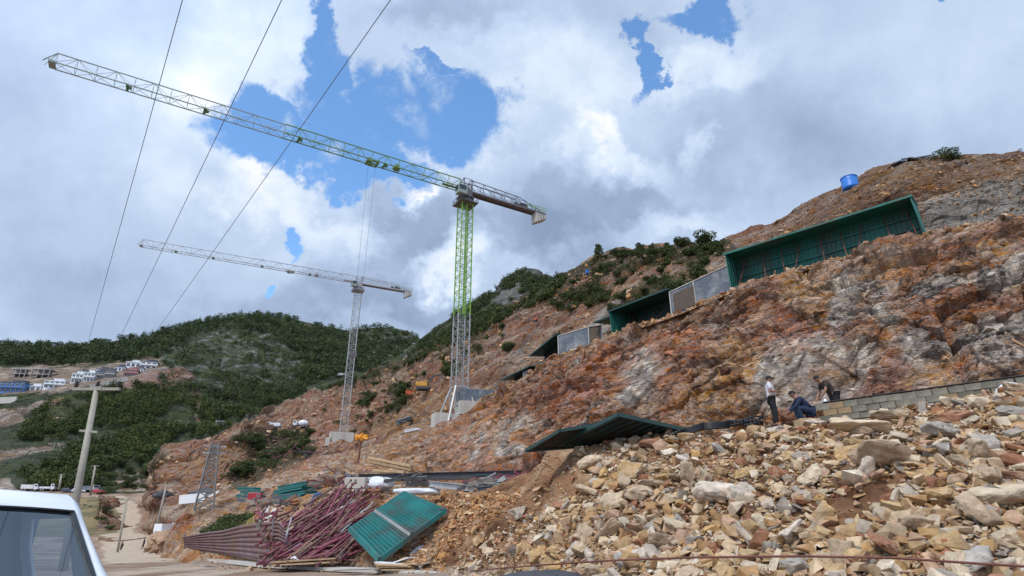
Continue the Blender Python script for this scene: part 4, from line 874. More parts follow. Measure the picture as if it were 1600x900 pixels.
def crane(name, loc, H, ang, mast_rot, jl, cl, label, big, split, trolley_x, rope, legs):
    r = empty(name, loc, R(ang), label, 'crane'); mrot = Matrix.Rotation(R(mast_rot - ang), 3, 'Z')
    W = 1.7; jh, jw = 1.75, 1.35; top = H - 1.5
    def rotmb(mb): mb.v = [tuple(mrot @ Vector(v)) for v in mb.v]; return mb
    mb = MB(); lattice(mb, W, .6, split, 1.15); rotmb(mb).build('lower_mast', M['steel_grey'], r)
    if split < top - 1:
        mb = MB(); lattice(mb, W, split, top - .8, 1.15); mb.bar((0, -.45, split), (0, -.45, top - .8), .5, .12); rotmb(mb).build('upper_mast', M['crane_green'], r)
    mb = MB(); mb.bar((-.2, 0, 1), (-.2, 0, top - .8), .04); mb.bar((.2, 0, 1), (.2, 0, top - .8), .04)
    for k in range(int((top - 2) / .6)): mb.bar((-.2, 0, 1 + k * .6), (.2, 0, 1 + k * .6), .03)
    rotmb(mb).build('ladder', M['steel_grey'], r)
    mb = MB(); mb.lathe([(.1, top - .8), (1.15, top - .8), (1.15, top - .3), (1.0, top - .3), (1.0, top), (1.25, top), (1.25, top + .25), (.1, top + .25)], 20)
    mb.box((0, 0, top - .85), (2.9, 2.9, .08)); mb.box((0, 0, top + .9), (1.5, 1.3, 1.3))
    for sx in (-1.4, 1.4):
        for z in (.3, .75): mb.bar((sx, -1.4, top - .85 + z), (sx, 1.4, top - .85 + z), .05); mb.bar((-1.4, sx, top - .85 + z), (1.4, sx, top - .85 + z), .05)
        for q in (-1.4, 0, 1.4): mb.bar((sx, q, top - .85), (sx, q, top), .05); mb.bar((q, sx, top - .85), (q, sx, top), .05)
    for k in range(5): mb.bar((-1.2 + .5 * k, -1.1, top - .9), (-1.0 + .5 * k, -1.3, top + 1.1), .07)
    mb.build('slewing_unit', M['steel_dark'] if big else M['steel_grey'], r)
    mb = MB(); lattice(mb, 1.3, top + .25, H + jh, 1.0, .09, .05); mb.build('tower_head', M['steel_dark'] if big else M['steel_grey'], r)
    mb = MB(); mb.box((1.35, 1.3, top + .55), (1.5, 1.1, 1.5)); c = mb.build('cab', M['pale_green_steel'], r, bevel=.08)
    mb = MB(); mb.box((2.12, 1.3, top + .7), (.03, .9, .9)); mb.box((1.4, 1.87, top + .8), (1.1, .03, .7)); mb.box((1.4, .73, top + .8), (1.1, .03, .7)); mb.build('window', M['window_dark'], c)
    e = jl * .52
    mb = MB(); jib_truss(mb, .9, e, H, jh, jw, 1.9, .085, .045); mb.box((2.6, 0, H + .02), (2.6, .5, .06)); mb.box((e * .42, 0, H + .2), (1.0, .5, .35)); mb.tube((e * .42, -.5, H + .35), (e * .42, .5, H + .35), .34, .34, 12); mb.build('inner_jib', M['jib_green'] if big else M['steel_grey'], r)
    mb = MB(); jib_truss(mb, e, jl, H, jh * .96, jw, 1.9, .072, .036)
    mb.box((jl + .2, 0, H + .1), (.6, 1.3, .3)); mb.bar((jl, 0, H + jh), (jl + 1.1, 0, H + .2), .08)
    for y in (-.5, .5): mb.bar((jl, 0, H + jh), (jl + .9, y, H + .1), .05)
    mb.build('outer_jib', M['pale_green_steel'] if big else M['steel_grey'], r)
    mb = MB()
    for q in (.25, .48, .7, .86): mb.box((jl * q, .2, H - .05), (.55, .3, .28)); mb.tube((jl * q + .2, -.55, H + .1), (jl * q + .2, .55, H + .1), .15, .15, 8)
    mb.build('rope_guide', M['dark_green_steel'], r)
    # counter jib
    mb = MB(); n = 7; s = (cl - .8) / n; Hc = H - .25
    for y in (-.6, .6):
        mb.bar((-.7, y, Hc), (-cl, y, Hc), .16, .26); mb.bar((-.7, y * .8, H + jh), (-cl * .66, y * .8, H + jh * .82), .10); mb.bar((-cl * .66, y * .8, H + jh * .82), (-cl * .93, y, Hc + .2), .08)
        mb.bar((-.7, y, H + 1.0), (-cl * .72, y, H + .95), .05)
        for k in range(n):
            x = -.8 - k * s; zt = H + jh * (1 - .18 * k / n) if k < n * .66 else H + jh * .82 * (1 - (k - n * .66) / (n * .36))
            mb.bar((x, y, Hc), (x, y * .8, zt), .06); mb.bar((x, y * .8, zt), (x - s, y, Hc), .05)
    for k in range(11): mb.bar((-.8 - k * cl / 11, -.6, Hc), (-.8 - k * cl / 11, .6, Hc), .08)
    mb.box((-cl * .52, 0, Hc + .06), (cl * .9, 1.15, .05)); mb.build('counter_jib', M['steel_dark'] if big else M['steel_grey'], r)
    mb = MB()
    for y in (-.85, .85):
        for z in (.45, .85): mb.bar((-cl * .74, y, Hc + z), (-cl, y, Hc + z), .055)
        for k in range(6): mb.bar((-cl * (.74 + .052 * k), y, Hc), (-cl * (.74 + .052 * k), y, Hc + .85), .05)
    mb.build('railing', M['crane_green'] if big else M['steel_grey'], r)
    mb = MB(); mb.box((-cl * .72, 0, Hc + .5), (1.3, .9, .8)); mb.tube((-cl * .62, -.4, Hc + .45), (-cl * .62, .4, Hc + .45), .35, .35, 14); mb.build('hoist_winch', M['machine_dark'], r)
    for k in range(4):
        mb = MB(); hh = 1.9 - .28 * k; mb.box((-cl + 1.7 - .5 * k, 0, Hc - hh / 2 + .1), (.42, 1.35, hh)); mb.build('counterweight', M['concrete'], r, bevel=.04)
    mb = MB(); mb.bar((trolley_x - .8, .6, H - .18), (trolley_x + .8, .6, H - .18), .16); mb.bar((trolley_x - .8, -.6, H - .18), (trolley_x + .8, -.6, H - .18), .16); mb.bar((trolley_x - .8, 0, H - .18), (trolley_x + .8, 0, H - .18), .16); mb.box((trolley_x + .3, 0, H - .4), (.6, .5, .35)); mb.box((trolley_x + .5, .6, H - .15), (.5, .4, .4))
    for sx in (-.7, .7): mb.tube((trolley_x + sx, -.8, H - .02), (trolley_x + sx, .8, H - .02), .16, .16, 10)
    t = mb.build('trolley', M['jib_green'] if big else M['steel_grey'], r)
    if rope:
        mb = MB()
        for y in (-.5, .5): mb.tube((trolley_x + y, 0, H - .4), (trolley_x + y * .7, 0, H - rope), .018, .018, 5)
        mb.build('hoist_rope', M['wire'], r)
        mb = MB(); mb.box((trolley_x, 0, H - rope - .35), (.9, .3, .7)); mb.tube((trolley_x, 0, H - rope - .7), (trolley_x, 0, H - rope - 1.2), .08, .05, 8); mb.path([(trolley_x, 0, H - rope - 1.2), (trolley_x + .2, 0, H - rope - 1.4), (trolley_x, 0, H - rope - 1.6), (trolley_x - .2, 0, H - rope - 1.45)], .05); mb.build('hook_block', M['steel_dark'], r)
    # foot
    mb = MB(); h = W / 2
    for x, y in ((-1, -1), (1, -1), (1, 1), (-1, 1)): mb.bar((x * h, y * h, .6 + (2.6 if legs else 0)), (x * (h + (1.6 if legs else .3)), y * (h + (1.6 if legs else .3)), -2.2 if legs else -.1), .2)
    for z in (.6, 3.2 if legs else .62):
        for a, b in (((-1, -1), (1, -1)), ((1, -1), (1, 1)), ((1, 1), (-1, 1)), ((-1, 1), (-1, -1))): mb.bar((a[0] * h, a[1] * h, z), (b[0] * h, b[1] * h, z), .16)
    rotmb(mb).build('base_frame', M['steel_grey'], r)
    return r
c1 = crane('tower_crane', (-6.9, 78, 15.8), 33.0, 211.2, 28, 50.5, 14, 'larger nearer tower crane with bright green upper mast and long jib', True, 13.2, 14.5, 27, True)
c2 = crane('tower_crane', (-40.0, 145, 22.2), 39.4, 206.4, 12, 49.2, 14.2, 'smaller farther tower crane with plain grey lattice mast', False, 38.5, 17.0, 0, False)
# foundations of the cranes
def foundation(c, parts, label):
    r = empty('crane_foundation', c, R(20), label, 'foundation')
    for i, (p, d) in enumerate(parts):
        mb = MB(); mb.box(p, d)
        for k in range(1, int(d[2] / .45)): mb.box((p[0], p[1], p[2] - d[2] / 2 + k * .45), (d[0] + .02, d[1] + .02, .03))
        mb.build('concrete_block', M['concrete'], r)
    return r
f1 = foundation((-6.9, 77.4, 15.9), [((-2.6, -.8, -1.9), (1.7, 2.0, 2.4)), ((-1.2, -.2, -1.9), (2.6, 2.8, 1.6)), ((1.6, -.2, .2), (3.6, 2.6, 1.7)), ((.2, .3, -1.4), (4.4, 3.0, 1.4))], 'stacked pale concrete blocks under the near green crane')
mb = MB(); mb.box((2.6, .6, 2.0), (5.0, 2.4, 1.7)); mb.build('water_box', M['wall_concrete'], f1, bevel=.03)
foundation((-40.0, 143.5, 21.9), [((0, 0, -.6), (5.2, 4.4, 3.0)), ((-2.8, -1.4, -1.4), (1.4, 1.6, 1.8))], 'pale concrete block under the farther grey crane')

# ------------------------------------------------------------------ wall sections and formwork along the ledge
LZ = 17.9
def ledge_frame(pxl, Dl, pxr, Dr, zl=LZ, zr=LZ):
    a, b = PZ(pxl, zl, Dl), PZ(pxr, zr, Dr); L = (b.xy - a.xy).length; return a, b, L, math.atan2(b.y - a.y, b.x - a.x)
def formwork(pxl, Dl, pxr, Dr, H, label, zl=LZ, zr=LZ, dark=False, ends=(1, 1), n=None, depth=1.6):
    a, b, L, rz = ledge_frame(pxl, Dl, pxr, Dr, zl, zr); r = empty('wall_formwork', a, rz, label, 'formwork'); sl = (zr - zl) / L
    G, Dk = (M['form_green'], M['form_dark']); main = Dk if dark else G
    mb = MB(); mb.bar((0, depth, H / 2 - .15), (L, depth, H / 2 - .15 + sl * L), .06, H + .75)
    k = 0
    while k * .3 < L: mb.box((k * .3 + .05, depth - .06, H / 2 - .1 + sl * k * .3), (.05, .08, H)); k += 1
    for z in (.5, 1.3, 2.1): mb.bar((0, depth - .13, z), (L, depth - .13, z + sl * L), .07, .09)
    mb.build('back_panel', main, r)
    mb = MB(); mb.add([(-.15, -.35, H - .05), (L + .15, -.35, H - .05 + sl * L), (L + .1, depth + .1, H + .12 + sl * L), (-.1, depth + .1, H + .12), (-.15, -.35, H + .04), (L + .15, -.35, H + .04 + sl * L), (L + .1, depth + .1, H + .2 + sl * L), (-.1, depth + .1, H + .2)],
                      [(3, 2, 1, 0), (4, 5, 6, 7), (0, 1, 5, 4), (1, 2, 6, 5), (2, 3, 7, 6), (3, 0, 4, 7)])
    mb.bar((-.15, -.33, H - .04), (L + .15, -.33, H - .04 + sl * L), .08, .14); mb.build('top_platform', Dk if dark else G, r)
    mb = MB(); mb.bar((0, .3, .22), (L, .3, .22 + sl * L), .10, .12); mb.bar((0, .1, -.1), (L, .1, -.1 + sl * L), .2, .1); mb.bar((0, depth * .6, -.1), (L, depth * .6, -.1 + sl * L), .9, .08); mb.build('bottom_beam', main, r)
    for s, on in ((0, ends[0]), (1, ends[1])):
        if on:
            mb = MB(); x = L if s else 0; dz = sl * x; kx = .25 if s else 0
            mb.add([(x, depth, -.2 + dz), (x + kx, -.1, -.2 + dz), (x, -.3, H + dz), (x, depth, H + .1 + dz), (x + .07, depth, -.2 + dz), (x + .07 + kx, -.1, -.2 + dz), (x + .07, -.3, H + dz), (x + .07, depth, H + .1 + dz)], [(0, 1, 2, 3), (7, 6, 5, 4), (0, 4, 5, 1), (1, 5, 6, 2), (2, 6, 7, 3), (3, 7, 4, 0)])
            for q in (.2, .6, 1.0): mb.bar((x + .09, q, 0 + dz), (x + .09, q - .2, H + dz), .05)
            mb.build('end_panel', G, r)
    n = n or int(L / 1.25)
    for k in range(n):
        x = (k + .6) * L / n; mb = MB(); mb.tube((x, depth - .2, H - .25 + sl * x), (x + .35 * (1 if k % 3 else -1), .2, .1 + sl * x), .035, .03, 6); mb.build('brace', M['rust_prop'], r)
    return r
formwork(1143, 40.6, 1440, 32.3, 2.75, 'longest bright green steel wall formwork with red braces, right end of the ledge', ends=(1, 1))
formwork(958, 52.5, 1049, 46.6, 2.35, 'shorter green formwork, inside painted shade-dark, open to the front left of the grey concrete wall', zl=LZ + .2, dark=True, n=5, ends=(1, 0), depth=2.4)  # interior shade put into the dark colour of back and platform
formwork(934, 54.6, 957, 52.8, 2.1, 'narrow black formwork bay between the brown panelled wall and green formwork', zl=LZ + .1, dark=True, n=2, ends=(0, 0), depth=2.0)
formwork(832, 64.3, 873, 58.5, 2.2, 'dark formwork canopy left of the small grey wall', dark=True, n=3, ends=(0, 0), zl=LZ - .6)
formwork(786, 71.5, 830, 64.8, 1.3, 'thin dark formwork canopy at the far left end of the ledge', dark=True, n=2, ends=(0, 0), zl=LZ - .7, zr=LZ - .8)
def wall_section(pxl, Dl, pxr, Dr, H, label, patch=None, zl=LZ, zr=LZ, th=.45):
    a, b, L, rz = ledge_frame(pxl, Dl, pxr, Dr, zl, zr); r = empty('concrete_wall', a, rz, label, 'wall'); sl = (zr - zl) / L
    mb = MB(); mb.bar((0, th / 2, H / 2 - .4), (L, th / 2, H / 2 - .4 + sl * L), th, H + .8); mb.build('wall_body', M['wall_concrete'], r)
    mb = MB(); mb.bar((0, .2, H + .02), (L, .2, H + .02 + sl * L), th + .06, .06)
    for x in ([0, L * .42, L] if patch else [0, L]): mb.box((x, -.02, H / 2 + sl * x), (.09, .05, H + .1))
    mb.build('coping', M['concrete'], r)
    if patch:
        mb = MB(); mb.box((L * patch[0], -.03, H * .45 + sl * L * patch[0]), (L * patch[1], .05, H * .8)); mb.build('plywood_patch', M['brown_ply'], r)
    return r
wall_section(1050, 46.4, 1146, 41.0, 2.05, 'long grey stained concrete wall section with brown patch between the two green formworks', (.24, .36), zl=LZ, zr=LZ + .1)
wall_section(873, 58.2, 921, 55.4, 1.95, 'small grey concrete wall section left of the brown panel', zl=LZ, zr=LZ + .05)
a, b, L, rz = ledge_frame(921, 55.4, 941, 55.0, LZ + .05, LZ + .1); r = empty('brown_panel_wall', a, rz, 'brown weathered end wall facing right beside the small grey wall', 'wall')
mb = MB(); mb.box((L / 2, .06, .85), (L, .1, 2.3)); mb.build('panel', M['brown_ply'], r); mb = MB(); mb.box((L, 0, .9), (.08, .14, 2.2)); mb.box((L / 2, .0, 2.0), (L, .16, .07)); mb.build('frame', M['steel_grey'], r)
wall_section(818, 66.4, 829, 65.2, 1.1, 'stub of grey concrete wall under the dark canopies', zl=LZ - .9, zr=LZ - .8)

# ------------------------------------------------------------------ things on the hilltop
q = at(1330, 291); d_ = q.y; tr = 27 / F_PX * d_ * .5 * 1.0
r = empty('water_tank', (q.x, q.y + tr * .3, q.z - .2), 0, 'blue round plastic water tank on the slope above the green formwork', 'tank')
mb = MB(); mb.lathe([(0, 0), (tr, 0), (tr * 1.02, .3), (tr * 1.0, .32), (tr * 1.02, .6), (tr, .62), (tr * 1.03, 1.0), (tr, 1.02), (tr * 1.03, 1.3), (tr * .98, 1.42), (0, 1.5)], 28); mb.build('tank_body', M['tank_blue'], r, True)
mb = MB(); mb.lathe([(tr * 1.0, 1.28), (tr * 1.07, 1.3), (tr * 1.07, 1.38), (tr * .9, 1.44)], 28); mb.build('lid', M['tank_blue'], r, True)
mb = MB(); pts = [at(x, y) + Vector((0, 0, .22)) for x, y in ((1392, 262), (1402, 256), (1415, 251), (1430, 249), (1446, 247))]
for k in range(len(pts) - 1): mb.bar(pts[k], pts[k + 1], .9, .12)
tag(mb.build('rubber_mat', M['black_plastic']), 'dark sheet lying along the hilltop left of the wispy shrub', 'sheet')

# ------------------------------------------------------------------ dark sheet, hoses and block wall on the bench
def slab(name, pts, th, mat, parent=None, up=(0, 0, 1)):
    """thick plate through four corner points"""
    p = [Vector(q) for q in pts]; n = (p[2] - p[0]).cross(p[3] - p[1]).normalized()
    if n.z < 0: n = -n
    o = n * th; vs = p + [q + o for q in p]
    mb = MB(); mb.add(vs, [(0, 1, 2, 3), (7, 6, 5, 4), (0, 4, 5, 1), (1, 5, 6, 2), (2, 6, 7, 3), (3, 7, 4, 0)]); return mb, n
r = empty('fallen_formwork_panel', (0, 0, 0), 0, 'large black panel resting like a roof on the left crest of the rubble heap', 'panel')
c = [P(872, 694, 21.2), P(966, 648, 18.9), P(1068, 671, 19.6), P(975, 694, 22.2)]
mb, n_ = slab('p', c, .06, None); mb.build('sheet', M['dark_sheet'], r)
mb = MB()
for k in range(9):
    t = k / 8; mb.bar(c[0].lerp(c[3], t) - n_ * .05, c[1].lerp(c[2], t) - n_ * .05, .06, .08)
mb.bar(c[0], c[1], .12, .12); mb.bar(c[1], c[2], .12, .12); mb.bar(c[0], c[3], .1, .12); mb.build('rib', M['sheet_edge'], r)
r = empty('fallen_formwork_panel', (0, 0, 0), 0, 'narrow dark panel with green edge jutting out left below the large black one', 'panel')
c = [P(822, 704, 20.6), P(875, 673, 19.8), P(952, 660, 20.2), P(900, 698, 22.0)]
mb, n_ = slab('p', c, .06, None); mb.build('sheet', M['dark_sheet'], r); mb = MB(); mb.bar(c[0], c[1], .1, .1); mb.bar(c[0], c[3], .1, .12); mb.bar(c[1], c[2], .1, .1); mb.build('edge', M['sheet_edge'], r)
rs = random.Random(5)
def coil(c, rad, turns, thick, name='hose_coil', label='', cat='hose', mat='black_plastic'):
    mb = MB(); pts = []
    for k in range(turns * 14):
        t = k / 14 * 2 * math.pi; pts.append(Vector(c) + Vector((math.cos(t) * rad * rs.uniform(.9, 1.08), math.sin(t) * rad * .6, .1 + .05 * math.sin(t * 1.3) + k / 14 * thick * 1.1)))
    mb.path(pts, thick, 6); return tag(mb.build(name, M[mat], smooth=True), label, cat)
q = P(1178, 668, 19.8); coil(q, .30, 5, .035, label='black hose coil right beside the standing man')
q = P(1152, 669, 19.9); coil(q, .28, 4, .035, label='black hose coil left of the other coil')
mb = MB()
for k in range(7):
    o = Vector((0, 0, k * .03)); mb.path([P(1035 + k * 5, 686 - k, 19.4) + o, P(1070, 679, 19.6) + o, P(1100, 670, 19.7) + o, P(1140, 668, 19.8) + o], .035)
tag(mb.build('pipe_bundle', M['black_plastic'], smooth=True), 'bundle of black pipes running from the dark sheet to the hose coils', 'pipes')
# block wall: courses of hollow blocks
W0, W1 = PZ(1290, 4.84, 19.4), PZ(1600, 5.1, 16.9); dW = (W1 - W0); LW = dW.xy.length; rzW = math.atan2(dW.y, dW.x); bl = .40; nb_ = int(LW / bl) + 4
def block_mesh(mat):
    mb = MB(); x0, x1, y0, y1, z0, z1 = -.195, .195, -.095, .095, 0, .185; t = .03
    xs = [x0, x0 + t, -t / 2, t / 2, x1 - t, x1]; ys = [y0, y0 + t, y1 - t, y1]
    vs = [(x, y, z1) for y in ys for x in xs] + [(x, y, z0) for y in ys for x in xs]; fs = []
    for j in range(3):
        for i in range(5):
            if j == 1 and i in (1, 3): continue
            a = j * 6 + i; fs.append((a, a + 1, a + 7, a + 6)); fs.append((a + 24, a + 30, a + 31, a + 25))
    def side(a, b): fs.append((a, b, b + 24, a + 24))
    for i in range(5): side(i + 1, i); side(18 + i, 19 + i)
    for j in range(3): side(j * 6, j * 6 + 6); side(j * 6 + 11, j * 6 + 5)
    for i in (1, 3):
        a, b, c, d = 6 + i, 7 + i, 13 + i, 12 + i; side(a, b); side(b, c); side(c, d); side(d, a)
    mb.add(vs, fs); o = mb.build('b', mat); me = o.data; bpy.data.objects.remove(o); return me
bms = [block_mesh(M['block']), block_mesh(M['block_brown'])]
CN = ['bottom', 'middle', 'top']
for j in range(3):
    for i in range(nb_):
        if j == 2 and i > nb_ - 3: continue
        t = (i + .5 * (j % 2)) * bl / LW; p = W0 + dW * t + Vector((0, 0, .195 * j - .03)); br = rs.random() < .16
        o = bpy.data.objects.new('concrete_block', bms[1] if br else bms[0]); COL.objects.link(o); o.location = p + Vector((rs.uniform(-.008, .008), rs.uniform(-.025, .025), rs.uniform(-.006, .006))); o.rotation_euler = (0, math.atan2(-dW.z, LW), rzW + rs.uniform(-.06, .06))
        third = 'left' if i < nb_ / 3 else ('middle' if i < nb_ * 2 / 3 else 'right')
        col_ = 'brownish' if br else 'grey'
        tag(o, f'{col_} hollow concrete block in the {CN[j]} course of the low wall, {third} third', 'block', f'{col_} blocks of the {CN[j]} course, {third} third')
mb = MB(); a_ = W0 + Vector((.05, -.02, .60)); b_ = W0 + dW * 1.05 + Vector((0, .02, .60))
mb.bar(a_, b_, .22, .02); [mb.bar(a_.lerp(b_, k / 40), a_.lerp(b_, k / 40) + Vector((.10, 0, 0)), .24, .035) for k in range(0, 40, 2)]
tag(mb.build('reinforcing_ladder', M['machine_dark']), 'thin dark steel ladder strip laid along the top of the block wall', 'steel strip')
mb = MB(); c_ = P(1262, 664, 19.5); mb.box(c_, (.66, .5, .34)); tag(mb.build('ply_crate', M['timber'], bevel=.02), 'low brown crate between the squatting man and the block wall', 'crate')
def soft_lump(name, c, dims, mat, label, cat, seed=1, sub=3):
    bm = bmesh.new(); bmesh.ops.create_icosphere(bm, subdivisions=sub, radius=.5)
    for v in bm.verts:
        n0 = np.array([v.co[:]]); v.co *= 1 + .35 * float(fbm(n0 * 3 + seed, 4, seed)[0]); v.co.z = max(v.co.z, -.25)
        v.co = Vector((v.co.x * dims[0], v.co.y * dims[1], v.co.z * dims[2]))
    me = bpy.data.meshes.new(name); bm.to_mesh(me); bm.free(); me.materials.append(M[mat]); me.polygons.foreach_set('use_smooth', [True] * len(me.polygons))
    o = bpy.data.objects.new(name, me); COL.objects.link(o); o.location = c; return tag(o, label, cat)
soft_lump('sack', P(1585, 617, 16.3), (1.05, .7, .62), 'sack_white', 'white plastic sack at the right end of the block wall', 'sack', 3)
soft_lump('sack', P(1545, 628, 16.4), (.7, .5, .25), 'sack_white', 'crumpled white sheet left of the white sack on the crest', 'sheet', 9)
mb = MB(); q = P(1291, 633, 19.55); mb.lathe([(0, 0), (.05, 0), (.075, .05), (.08, .12), (.05, .17), (.045, .19), (.03, .2), (0, .2)], 14, q); tag(mb.build('metal_pot', nmat('polished_steel', (.7, .7, .72), .15, .9), smooth=True), 'small shiny metal pot on the left end of the block wall', 'pot')
# dry weed at the right edge
q = P(1592, 690, 14.2); mb = MB(); mb.tube(q, q + Vector((.05, 0, .42)), .012, .008, 5); mb.lathe([(0, 0), (.12, .04), (.15, .12), (.1, .2), (0, .23)], 12, q + Vector((.05, 0, .4))); tag(mb.build('dry_flower', nmat('dry_weed', (.45, .36, .22), .9), smooth=True), 'round dry weed head on a thin stalk near the right edge', 'weed')
# rusty rod along the bottom
mb = MB(); pts = [P(735, 892, 18.5), P(830, 884, 14), P(950, 876, 11.2), P(1080, 871, 10), P(1250, 869, 9.2), P(1400, 872, 8.8), P(1520, 880, 8.5), P(1680, 890, 8.3)]
for a, b in zip(pts, pts[1:]): mb.tube(a, b, .016, .016, 8)
tag(mb.build('steel_rod', M['rust_prop']), 'long thin rusty rod stretched across the foot of the rubble heap', 'rod')
# ------------------------------------------------------------------ steel, timber and sheets in the yard
r = empty('formwork_panel', (0, 0, 0), 0, 'turquoise ribbed steel panel tilted against the earth slope beside the maroon props', 'panel')
cA, cB, cC, cD = P(632, 771, 30.6), P(697, 799, 29.3), P(593, 877, 27.2), P(547, 829, 28.8)
mb, n_ = slab('p', [cD, cA, cB, cC], .05, None); mb.build('sheet', M['form_dark'], r)  # backing coloured dark to paint the shade in the rib gaps
tc_ = ((cA - cD).cross(cC - cD)).normalized(); tc_ = tc_ if tc_.dot(Vector((0, 0, 1.6)) - cD) > 0 else -tc_
mb = MB()
for k in range(21):
    t = (k + .5) / 21; mb.bar(cD.lerp(cA, t) + tc_ * .09, cC.lerp(cB, t) + tc_ * .09, .10, .11)
mb.build('rib', M['turquoise'], r)
for t in (.44, .47):
    mb = MB(); mb.bar(cD.lerp(cA, t) + tc_ * .17, cC.lerp(cB, t) + tc_ * .17, .06, .12); mb.build('cross_beam', M['steel_grey'] if t < .45 else M['turquoise'], r)
mb = MB(); mb.bar(cD + tc_ * .1, cC + tc_ * .1, .14, .22); mb.bar(cD + tc_ * .05, cA + tc_ * .05, .1, .16); mb.bar(cC + tc_ * .05, cB + tc_ * .05, .1, .2); mb.bar(cA + tc_ * .05, cB + tc_ * .05, .1, .14); mb.build('edge_frame', M['turquoise'], r)
mb, _ = slab('p', [P(640, 868, 28.5), P(668, 838, 30), P(700, 806, 30.4), P(664, 858, 28.6)], .05, None); tag(mb.build('fabric_sheet', M['sack_white']), 'pale grey sheet showing from under the lower right edge of the turquoise panel', 'sheet')
# steel props, every one a thing of its own
pm = {}
def prop_mesh(L, mat):
    key = (round(L * 2) / 2, mat)
    if key not in pm:
        L = key[0]; mb = MB(); mb.tube((-L / 2, 0, 0), (L * .12, 0, 0), .048, .048, 7); mb.tube((L * .12, 0, 0), (L / 2, 0, 0), .034, .034, 7); mb.box((-L / 2, 0, 0), (.02, .17, .17)); mb.tube((L * .10, 0, 0), (L * .16, 0, 0), .066, .066, 8); mb.box((L / 2, 0, 0), (.02, .12, .12))
        o = mb.build('p', M[mat]); pm[key] = o.data; bpy.data.objects.remove(o)
    return pm[key]
def prop_between(a, b, mat, label, group):
    d = b - a; o = bpy.data.objects.new('steel_prop', prop_mesh(max(d.length, 1), mat)); COL.objects.link(o); o.location = (a + b) / 2
    o.rotation_euler = d.to_track_quat('X', 'Z').to_euler(); return tag(o, label, 'prop', group)
def Dp(y): return float(np.interp(y, [760, 800, 840, 880], [35.2, 33.0, 31.0, 29.0]))
pr = random.Random(21); zones = []
for _ in range(215):                       # main fan rising to the right
    t = pr.random(); x = 440 + 125 * t + pr.gauss(0, 8); y = np.interp(x, [430, 480, 560, 580], [862, 838, 822, 815]) + pr.uniform(-42, 34) * (1 - .15 * t); zones.append((x, y, pr.uniform(22, 46), pr.gauss(33, 9), 'm'))
for _ in range(60): zones.append((pr.uniform(500, 566), pr.uniform(772, 818), pr.uniform(20, 34), pr.gauss(46, 10), 'u'))
for _ in range(34): zones.append((pr.uniform(455, 550), pr.uniform(856, 874), pr.uniform(26, 50), pr.gauss(14, 9), 'l'))
for _ in range(16): zones.append((pr.uniform(405, 450), pr.uniform(800, 835), pr.uniform(12, 22), pr.gauss(45, 25), 'c'))
lab = {'m': ('in the middle of the tangled prop heap', 'middle'), 'u': ('on the upper slope of the prop heap', 'upper'), 'l': ('low at the front of the prop heap', 'front'), 'c': ('behind the bent end of the corrugated fence', 'fence end')}
for x, y, hl, an, z in zones:
    dx, dy = hl * math.cos(R(an)), hl * math.sin(R(an)); y0, y1 = y + dy, y - dy
    if y0 > 881: y0, y1 = 881, y1 - (y0 - 881)
    sx = 'left third' if x < 480 else 'middle third' if x < 525 else 'right third'
    lift = pr.uniform(-.1, .9); a, b = P(x - dx, y0, Dp(y0) - lift), P(x + dx, y1, Dp(y1) - lift * .9)
    mt = pr.choices(['maroon', 'magenta', 'rusty', 'steel_grey'], [.68, .08, .20, .04])[0]; cn = {'maroon': 'dark maroon', 'magenta': 'bright magenta red', 'rusty': 'rusty brown', 'steel_grey': 'bare grey'}[mt]
    prop_between(a, b, mt, f'{cn} steel prop {lab[z][0]}, {sx}', f'{cn} props, {lab[z][1]} part of the heap, {sx}')
# earth core the props lie on
cgrid = []
for i in range(24):
    row = []
    for j in range(14):
        x = 425 + 155 * i / 23; y = 885 - 120 * j / 13; yb = np.interp(x, [425, 470, 520, 560, 580], [800, 775, 765, 780, 810]); y = 884 - (884 - yb) * j / 13; row.append(P(x, y, Dp(y) + .35 - .5 * math.sin(math.pi * j / 13)))
    cgrid.append(row)
# corrugated fence
def corr_sheet(top, bot, n_wave, name, mat, parent, nu=26):
    T = [P(*t) for t in top]; Bt = [P(*b) for b in bot]; nv = n_wave * 6; mb = MB(); vs = []
    def interp(L_, t):
        t *= len(L_) - 1; i = min(int(t), len(L_) - 2); return L_[i].lerp(L_[i + 1], t - i)
    for j in range(nv + 1):
        for i in range(nu + 1):
            t = i / nu; a, b = interp(T, t), interp(Bt, t); p = a.lerp(b, j / nv); w = math.sin(j / nv * n_wave * 2 * math.pi); p = p + Vector((.1, -.9, 0)) * (.10 * (w if abs(w) < .75 else math.copysign(.75, w)) + .02 * math.sin(t * 3.14 + j * .1)); vs.append(p)
    fs = [(j * (nu + 1) + i, j * (nu + 1) + i + 1, (j + 1) * (nu + 1) + i + 1, (j + 1) * (nu + 1) + i) for j in range(nv) for i in range(nu)]
    mb.add(vs, fs); o = mb.build(name, mat, parent); s = o.modifiers.new('thick', 'SOLIDIFY'); s.thickness = .02; return o
r = empty('corrugated_fence', (0, 0, 0), 0, 'long purplish corrugated sheet metal fence at the roadside, its near end bent over', 'fence')
tops = [(286, 839, 41), (325, 832, 38.5), (350, 829, 36.5), (375, 822, 34.5), (400, 818, 32.5), (428, 815, 30.5)]; bots = [(289, 856, 41), (325, 862, 38.5), (350, 866, 36.5), (375, 870, 34.5), (400, 875, 32.5), (421, 880, 30.5)]
for k in range(5): corr_sheet([tops[k], tops[k + 1]], [bots[k], bots[k + 1]], 7, 'sheet', M['fence_sheet'], r, 8)
corr_sheet([(428, 815, 30.5), (437, 816, 30.1), (444, 824, 29.6)], [(424, 846, 30.4), (436, 846, 30.0), (447, 851, 29.4)], 5, 'bent_sheet', M['fence_sheet'], r)
